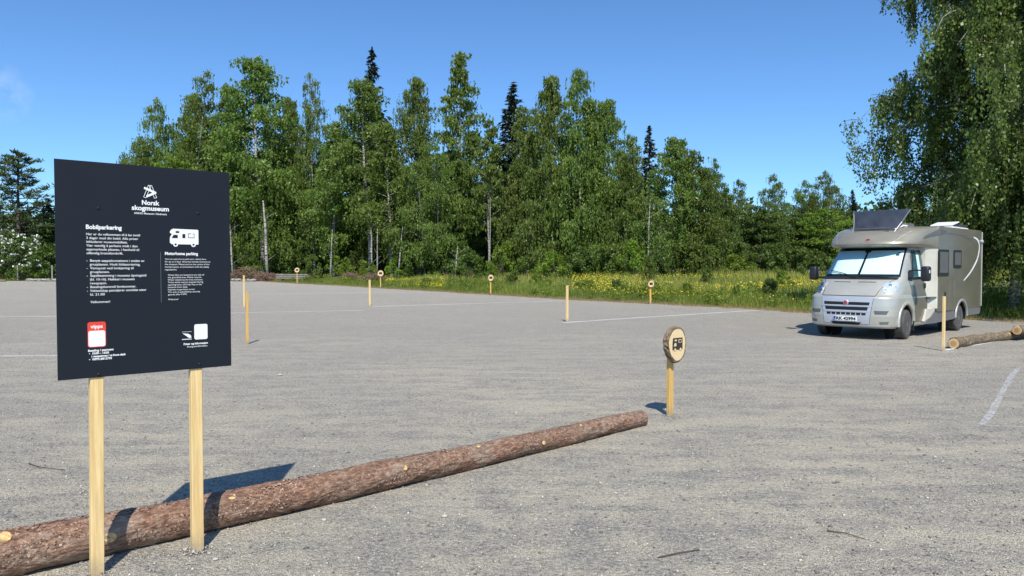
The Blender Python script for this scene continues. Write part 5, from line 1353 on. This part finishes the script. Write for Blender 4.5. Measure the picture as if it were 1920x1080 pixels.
# number plate
g = B(); g.box((0, -.27, .43), (.012, .27, .54), .003, 1); pl = g.build('number_plate', M['white'], MH); pl.location = (.972, 0, 0)
g = B(); g.box((.0125, -.266, .434), (.014, -.225, .536)); g.build('plate_band', M['blue'], pl)
def plate_text(body, y0, z, size, width, mat, x=.0145, bold=.004, parent=None):
    me = text_mesh(body, size, bold, width)
    for v in me.vertices: v.co = Vector((x, y0 + v.co.x, z + v.co.y))
    return link('plate_lettering', me, mat, parent)
plate_text('RK 42994', -.212, .452, .098, .455, M['ink'], parent=pl)
plate_text('N', -.256, .446, .03, .022, M['white'], x=.0150, bold=.001, parent=pl)
# wheel arch flares, liners and wheels
def wheel(x, y, s, steer=0, name='wheel'):
    r_, w = .345, .225
    wh = empty(name, (x, y, r_), 0); wh.parent = MH; wh.rotation_euler = (0, 0, steer)
    g = B(); h = w / 2
    g.lathe([(.215, -h + .01), (.30, -h), (.328, -h + .012), (r_, -h + .035), (r_, -.03), (r_ - .008, -.028), (r_ - .008, -.018), (r_, -.016), (r_, .016), (r_ - .008, .018), (r_ - .008, .028), (r_, .03), (r_, h - .035), (.328, h - .012), (.30, h), (.215, h - .01)], 'y', 44)
    o = g.build('tyre', M['tyre'], wh); smooth_by_angle(o, 30)
    g = B(); g.lathe([(.222, s * (h - .012)), (.205, s * (h - .03)), (.20, s * (h - .075)), (.03, s * (h - .085))] if s > 0 else [(.03, -(h - .085)), (.20, -(h - .075)), (.205, -(h - .03)), (.222, -(h - .012))], 'y', 36)
    g.build('rim_well', M['void'], wh)
    g = B(); g.lathe([(.222, s * (h - .02)), (.226, s * (h - .004)), (.208, s * (h - .006)), (.205, s * (h - .03))], 'y', 36)
    for k in range(6):
        a = k * math.pi / 3 + .2; c, q = math.cos(a), math.sin(a)
        P_ = [(.04, .030), (.212, .022), (.212, -.022), (.04, -.030)]
        g.prism([(u * c - v * q, u * q + v * c) for u, v in P_], (s * (h - .040), s * (h - .014)))
    g.lathe([(.06, s * (h - .045)), (.058, s * (h - .008)), (.03, s * (h - .004))], 'y', 20)
    g.build('rim', M['rim'], wh)
for x, st in ((0, R(6)), (-3.52, 0)):
    for s in (-1, 1):
        wheel(x, s * (.92 if x == 0 else .95), s, st)
def arc_strip(name, cx_, cz_, r0, r1, y0, y1, a0, a1, mat, n=28):
    g = B(); P_ = [(cx_ + r1 * math.cos(R(a0 + (a1 - a0) * k / n)), cz_ + r1 * math.sin(R(a0 + (a1 - a0) * k / n))) for k in range(n + 1)]
    Q = [(cx_ + r0 * math.cos(R(a0 + (a1 - a0) * k / n)), cz_ + r0 * math.sin(R(a0 + (a1 - a0) * k / n))) for k in range(n + 1)]
    rows = [[(p[0], y0, p[1]) for p in Q], [(p[0], y1, p[1]) for p in Q], [(p[0], y1, p[1]) for p in P_], [(p[0], y0, p[1]) for p in P_]]
    g.grid(rows); return g.build(name, mat, MH, True)
for s in (-1, 1):
    arc_strip('wheel_flare', 0, .38, .425, .50, s * .985, s * 1.028, -8, 176, M['champ_light'])
    g = B(); g.lathe([(.428, s * .64), (.428, s * .97)], 'y', 40, (0, 0, .38)); bmesh.ops.delete(g.b, geom=[f for f in g.b.faces if len(f.verts) > 4 and abs(f.calc_center_median().y) > .9] + [f for f in g.b.faces if f.calc_center_median().z < .28 and len(f.verts) == 4], context='FACES'); g.build('wheel_liner', M['void'], MH)
    g = B(); g.box((-.50, s * .70, .17), (-.47, s * 1.0, .55), .004); g.build('mud_flap', M['black'], MH)
# doors of the cab
for s in (-1, 1):
    dr = side_patch('cab_door', ((-.52, 2.115), (-1.27, 2.10), (-1.27, .37), (-.47, .37)), .008, M['shaded_paint'], MH, s)
    f = side_patch('window_frame', ((-.66, 2.10), (-1.25, 2.085), (-1.25, 1.40), (-.40, 1.40)), .013, M['black'], dr, s)
    side_patch('side_window', ((-.70, 2.06), (-1.21, 2.05), (-1.21, 1.43), (-.50, 1.43)), .018, M['teal_glass'], dr, s)
    side_patch('window_shade', ((-.86, 1.99), (-1.02, 1.99), (-1.02, 1.46), (-.84, 1.46)), .0205, M['shade'], dr, s, 3, 6)
    g = B(); g.box((-1.21, s * .985, 1.17), (-1.12, s * 1.015, 1.30), .012); g.build('door_handle', M['black'], dr)
    # front quarter light trim at the mirror foot
    side_patch('mirror_foot', ((-.24, 1.58), (-.44, 1.60), (-.44, 1.36), (-.16, 1.38)), .012, M['black'], MH, s, 4, 4)
    mr = empty('door_mirror', (0, 0, 0)); mr.parent = MH
    g = B(); g.box((-.33, s * 1.24, 1.36), (-.13, s * 1.43, 1.71), .05, 3)
    for v in g.b.verts: v.co.x += .03 * math.sin((v.co.z - 1.36) * 9); 
    o = g.build('mirror_housing', M['black'], mr); smooth_by_angle(o, 40)
    g = B(); g.box((-.345, s * 1.26, 1.39), (-.331, s * 1.41, 1.68), .004, 1); g.build('mirror_glass', M['reflector'], mr)
    g = B(); g.tube([(-.24, s * .95, 1.46), (-.22, s * 1.08, 1.42), (-.23, s * 1.28, 1.44)], [.035, .03, .03], 8); g.tube([(-.30, s * .93, 1.60), (-.27, s * 1.08, 1.62), (-.24, s * 1.28, 1.61)], [.018, .016, .016], 8); g.build('mirror_arm', M['black'], mr)
    g = B(); g.box((-.20, s * 1.428, 1.55), (-.14, s * 1.436, 1.62), .003); g.build('mirror_indicator', M['white'], mr)
# overcab cap
CAP = [(2.17, -.02, .93, .75, 2.6), (2.20, .05, 1.00, .85, 2.6), (2.245, .095, 1.05, .95, 2.6), (2.29, .08, 1.06, .95, 2.5), (2.38, -.02, 1.07, .95, 2.4), (2.48, -.15, 1.08, .95, 2.4), (2.56, -.30, 1.08, .95, 2.4), (2.62, -.47, 1.075, .95, 2.4), (2.665, -.70, 1.05, .9, 2.4), (2.69, -.95, 1.0, .75, 2.4)]
def capf(y, z):
    P_, W_, D_, n_ = lerp_tab(CAP, z); k = min(1, abs(y) / W_); return P_ - D_ + D_ * (1 - k ** n_) ** (1 / n_)
g = B(); rows = []
for z in sorted(set([c[0] for c in CAP] + [2.17 + .52 * k / 26 for k in range(27)])):
    P_, W_, D_, n_ = lerp_tab(CAP, z); pts = []
    for k in range(17):
        t = math.pi / 2 * k / 16; pts.append((P_ - D_ + D_ * math.cos(t) ** (2 / n_), W_ * math.sin(t) ** (2 / n_)))
    x0 = P_ - D_
    for k in range(1, 7):
        # the flanks widen to meet the body
        t = k / 6; pts.append((x0 + (-1.74 - x0) * t, W_ + (1.118 - W_) * t))
    L_ = [(x, y, z) for x, y in pts]; rows.append([(x, -y, z_) for x, y, z_ in L_[::-1]][:-1] + L_)
rr_ = g.grid(rows); g.b.faces.new(rr_[0]); g.b.faces.new(rr_[-1][::-1]); g.b.faces.new([a[0] for a in rr_] + [a[-1] for a in rr_[::-1]])
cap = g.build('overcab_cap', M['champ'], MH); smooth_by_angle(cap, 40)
def cap_pt(y, z, o_=.004):
    e_ = .01; dy = (capf(y + e_, z) - capf(y - e_, z)) / (2 * e_); dz = (capf(y, z + e_) - capf(y, z - e_)) / (2 * e_); dy = max(-8, min(8, dy))
    return Vector((capf(y, z), y, z)) + Vector((1, -dy, -dz)).normalized() * o_
def cap_ribbon(name, pts, w, mat):
    g = B(); rows = []
    for i in range(len(pts) * 4 - 3):
        k, f = divmod(i, 4); a = pts[k]; b_ = pts[min(k + 1, len(pts) - 1)]; y = a[0] + (b_[0] - a[0]) * f / 4; z = a[1] + (b_[1] - a[1]) * f / 4
        rows.append([cap_pt(y - w, z), cap_pt(y + w, z)])
    g.grid(rows); return g.build(name, mat, cap)
cap_ribbon('highlight_crease', [(.66, 2.27), (.74, 2.38), (.82, 2.48), (.88, 2.56)], .012, M['champ_light'])
cap_ribbon('highlight_crease', [(-.66, 2.27), (-.74, 2.38), (-.82, 2.48), (-.88, 2.56)], .012, M['champ_light'])
for s in (-1, 1): cap_ribbon('cap_seam', [(s * .70, 2.24), (s * .70, 2.40), (s * .70, 2.58)], .004, M['skirt'])
g = B(); pts = [cap_pt(.10 + .055 * math.cos(t), 2.345 + .028 * math.sin(t), .006) for t in [k * math.pi / 8 for k in range(16)]]
g.b.faces.new([g.b.verts.new(p) for p in pts]); e_ = g.build('red_emblem', M['red'], cap)
g = B(); pts = [cap_pt(.115 + .03 * math.cos(t), 2.348 + .012 * math.sin(t), .009) for t in [k * math.pi / 6 for k in range(12)]]; g.b.faces.new([g.b.verts.new(p) for p in pts]); g.build('emblem_detail', M['burnt'], e_)
# sloping roof seam above and panoramic hatch standing open
g = B(); g.box((-1.30, -.50, 2.688), (-.62, .56, 2.705), .01); g.build('hatch_opening', M['void'], MH)
ht = empty('roof_hatch', (0, 0, 0)); ht.parent = MH
g = B(); rows = []; n_ = 14
for i in range(9):
    t = i / 8; z = 2.475 + (3.085 - 2.475) * t; x = -.33 - .30 * t - .05 * math.sin(t * math.pi); y0 = -.40 - .11 * math.sin(t * 1.57); y1 = .52 + .29 * t
    if t < .13: y0 += .02; y1 -= .02
    rows.append([(x + .045 * math.sin(j / n_ * math.pi), y0 + (y1 - y0) * j / n_, z) for j in range(n_ + 1)])
back = [[(x - .035, y, z + .01) for x, y, z in r_] for r_ in rows]
a = g.grid(rows); b_ = g.grid(back)
def rim_(G): return G[0] + [r_[-1] for r_ in G[1:]] + G[-1][::-1][1:] + [r_[0] for r_ in G[::-1][1:-1]]
la, lb = rim_(a), rim_(b_)
for k in range(len(la)): q = (k + 1) % len(la); g.b.faces.new((la[k], lb[k], lb[q], la[q]))
o = g.build('hatch_pane', M['smoke'], ht); smooth_by_angle(o, 35)
for (y0, y1, x0) in ((.535, .825, 0), (-.405, -.52, 0)):
    g = B(); g.tube([(-.345, y0, 2.48), (-.53, (y0 + y1) / 2, 2.78), (-.65, y1, 3.085)], .017, 6); g.build('hatch_frame', M['rim' if y0 > 0 else 'skirt'], ht)
g = B(); g.tube([(-.42, .56, 2.60), (-.75, .62, 2.70), (-1.0, .62, 2.70)], .026, 8); g.build('hatch_arm', M['white'], ht)
g = B(); g.tube([(-.42, -.44, 2.60), (-.75, -.48, 2.70), (-1.0, -.48, 2.70)], .026, 8); g.build('hatch_arm', M['white'], ht)
for z in (2.56, 2.64):
    g = B(); g.tube([(-.30 - (z - 2.475) * .5 + .02, -.36 + .82 * k / 6, z) for k in range(7)], .008, 5); g.build('hatch_rib', M['skirt'], ht)
# body behind the cab
def rbox(lo, hi, bev):
    g = B(); g.box(lo, hi, bev, 4); return g
g = rbox((-5.16, -1.12, .56), (-1.74, 1.12, 2.71), .05); coach = g.build('body', M['shaded_paint'], MH)
boolean(coach, [cyl_mesh(-3.52, .36, .43, .62, 1.3), cyl_mesh(-3.52, .36, .43, -1.3, -.62)]); smooth_by_angle(coach, 34)
for s in (-1, 1):
    # angled corner wall between cab and body
    P_ = [(-1.20, s * .80), (-1.21, s * .985), (-1.70, s * 1.085), (-1.742, s * 1.10), (-1.742, s * .80)]
    g = B(); g.prism(P_, (.66, 2.17), 'z'); g.build('corner_wall', M['cream_lit'], MH)  # paler colour stands in for the extra light on this forward-turned face
    g = B(); g.prism([(-1.24, .965), (-1.17, .955), (-1.30, .91), (-1.70, .925), (-1.70, .955)], (s * 1.0, s * 1.095)); g.build('corner_ledge', M['skirt'], MH)
    g = B(); g.prism([(-1.00, .37), (-1.13, .67), (-1.74, .655), (-1.62, .56), (-1.35, .44)], (s * .9, s * 1.06)); g.build('step_fairing', M['cream_lit'], MH)
    g = B(); g.prism([(-.98, .31), (-1.04, .385), (-1.36, .46), (-1.60, .575), (-3.04, .575), (-3.07, .34), (-1.6, .30)], (s * .88, s * 1.085)); g.build('side_skirt', M['skirt'], MH)
    g = B(); g.prism([(-3.98, .575), (-5.17, .575), (-5.15, .43), (-5.05, .385), (-3.96, .385)], (s * .88, s * 1.10)); g.build('rear_skirt', M['skirt'], MH)
    arc_strip('wheel_flare', -3.52, .36, .425, .49, s * 1.095, s * 1.135, 2, 178, M['skirt'] if s < 0 else flat('grey_flare', (.36, .36, .35), .4, .3))
    g = B(); g.lathe([(.428, s * .66), (.428, s * 1.08)], 'y', 40, (-3.52, 0, .36)); bmesh.ops.delete(g.b, geom=[f for f in g.b.faces if len(f.verts) > 4 and abs(f.calc_center_median().y) > .9] + [f for f in g.b.faces if f.calc_center_median().z < .28 and len(f.verts) == 4], context='FACES'); g.build('wheel_liner', M['void'], MH)
    YS = s * 1.1205
    def plate(name, poly, mat, d=.006, par=MH):
        g = B(); g.prism(poly, (YS - s * .004, YS + s * d)); return g.build(name, mat, par)
    plate('decal_dark', [(-1.745, 2.655), (-1.95, 2.645), (-2.34, 2.585), (-1.745, 2.47)], M['blind'], .002)
    for (x0, z0, x1, z1) in ((-1.71, 1.47, -2.42, 2.13), (-2.80, 1.67, -3.38, 2.13)):
        P_ = rounded(x1, z0, x0, z1, .035)
        w_ = plate('body_window', P_, M['black'], .016)
        g = B(); g.prism(rounded(x1 + .06, z0 + .075, x0 - .06, z1 - .06, .02), (YS + s * .0165, YS + s * .020)); g.build('window_blind', M['blind'], w_)
    # service flap outline, keyhole
    g = B()
    for a, c in (((-2.56, 1.37), (-2.56, .62)), ((-2.91, 1.37), (-2.91, .62)), ((-2.56, 1.37), (-2.91, 1.37)), ((-2.56, .62), (-2.91, .62))):
        g.tube([(a[0], YS + s * .001, a[1]), (c[0], YS + s * .001, c[1])], .005, 4)
    g.build('service_flap_seam', M['skirt'], MH)
    g = B(); g.box((-2.23, YS - .005, .93), (-2.18, YS + s * .02, 1.06), .008); g.build('flap_handle', M['black'], MH)
    # swooping decals
    def swoop(name, pts, w, mat, off):
        g = B(); rows = []; N = len(pts)
        fine = []
        for i in range((N - 1) * 6 + 1):
            k, f = divmod(i, 6); f /= 6; p0 = pts[max(k - 1, 0)]; p1 = pts[k]; p2 = pts[min(k + 1, N - 1)]; p3 = pts[min(k + 2, N - 1)]
            fine.append(tuple(.5 * (2 * p1[q] + (p2[q] - p0[q]) * f + (2 * p0[q] - 5 * p1[q] + 4 * p2[q] - p3[q]) * f * f + (3 * p1[q] - p0[q] - 3 * p2[q] + p3[q]) * f ** 3) for q in (0, 1)))
        for i, p in enumerate(fine):
            a = fine[max(i - 1, 0)]; c = fine[min(i + 1, len(fine) - 1)]; d = Vector((c[0] - a[0], c[1] - a[1])).normalized(); nn = Vector((-d.y, d.x)); t = i / (len(fine) - 1); ww = w * (.25 + .75 * math.sin(math.pi * (t * .86 + .07)))
            rows.append([(p[0] + nn.x * ww, YS + s * off, p[1] + nn.y * ww), (p[0] - nn.x * ww, YS + s * off, p[1] - nn.y * ww)])
        g.grid(rows); g.build(name, mat, MH)
    swoop('decal_dark_line', [(-1.78, 2.48), (-2.3, 2.54), (-2.9, 2.54), (-3.5, 2.52), (-4.05, 2.44), (-4.45, 2.33), (-4.68, 2.18), (-4.72, 2.0)], .016, M['blind'], .002)
    swoop('decal_dark_line', [(-3.72, 1.37), (-3.45, 1.24), (-3.1, 1.16), (-2.6, 1.12)], .016, M['blind'], .002)
    swoop('decal_white_line', [(-4.38, 2.50), (-4.72, 2.44), (-4.88, 2.30), (-4.86, 2.10), (-4.72, 1.90), (-4.45, 1.71), (-4.1, 1.52), (-3.62, 1.33)], .040, M['white'], .0035)
    g = B(); g.lathe([(.05, s * 1.115), (.045, s * 1.15), (.02, s * 1.16)], 'y', 16, (-5.12, 0, 2.40)); g.build('marker_lamp', M['silver'], MH)
    g = B(); g.box((-5.185, s * 1.06, .60), (-5.14, s * 1.128, 2.66), .012); g.build('corner_trim', M['champ_light'], MH)
    # dark triangle on the cap flank
    g = B(); rows = []
    for i in range(9):
        t = i / 8; x = -.78 - .955 * t; lo = 2.37 + (2.475 - 2.37) * t; hi = 2.375 + (2.63 - 2.375) * t ** .8
        def sy(x, z):
            P_, W_, D_, n_ = lerp_tab(CAP, z); x0 = P_ - D_
            if x > x0: return W_ * (1 - min(1, (x - x0) / D_) ** n_) ** (1 / n_)
            return W_ + (1.118 - W_) * (x0 - x) / (x0 + 1.74)
        rows.append([(x, s * (sy(x, lo + (hi - lo) * k / 3) + .004), lo + (hi - lo) * k / 3) for k in range(4)])
    g.grid(rows); g.build('decal_dark', M['blind'], MH)
    g = B(); g.tube([(-1.735, s * 1.122, 2.17), (-1.735, s * 1.124, 2.69)], .010, 5); g.build('body_seam', M['skirt'], MH)
# underside, so that no daylight shows where there is none
g = B(); g.box((-5.05, -.8, .36), (.75, .8, .56)); g.build('chassis', M['void'], MH)
# rear wall lamps and roof fittings
g = B(); g.box((-5.175, -.95, .75), (-5.155, -.65, .95), .006); g.box((-5.175, .65, .75), (-5.155, .95, .95), .006); g.build('tail_lamps', M['red'], MH)
g = rbox((-2.45, -.25, 2.70), (-1.85, .30, 2.83), .04); g.build('roof_light', M['blind'], MH)
g = rbox((-3.75, .42, 2.70), (-3.15, .98, 2.76), .02); vt = g.build('roof_vent', M['white'], MH)
g = B(); g.box((-3.75, .42, 0), (-3.20, .96, .035), .012)
for v in g.b.verts:
    t = (v.co.x + 3.75) / .55; v.co.z += 2.775 + .10 * (1 - t)
g.build('vent_lid', M['white'], vt)
g = rbox((-4.55, .45, 2.70), (-3.95, .95, 2.755), .02); v2 = g.build('roof_vent', M['white'], MH)
g = rbox((-4.52, .48, 2.757), (-3.98, .92, 2.84), .03); g.build('vent_dome', M['smoke'], v2)
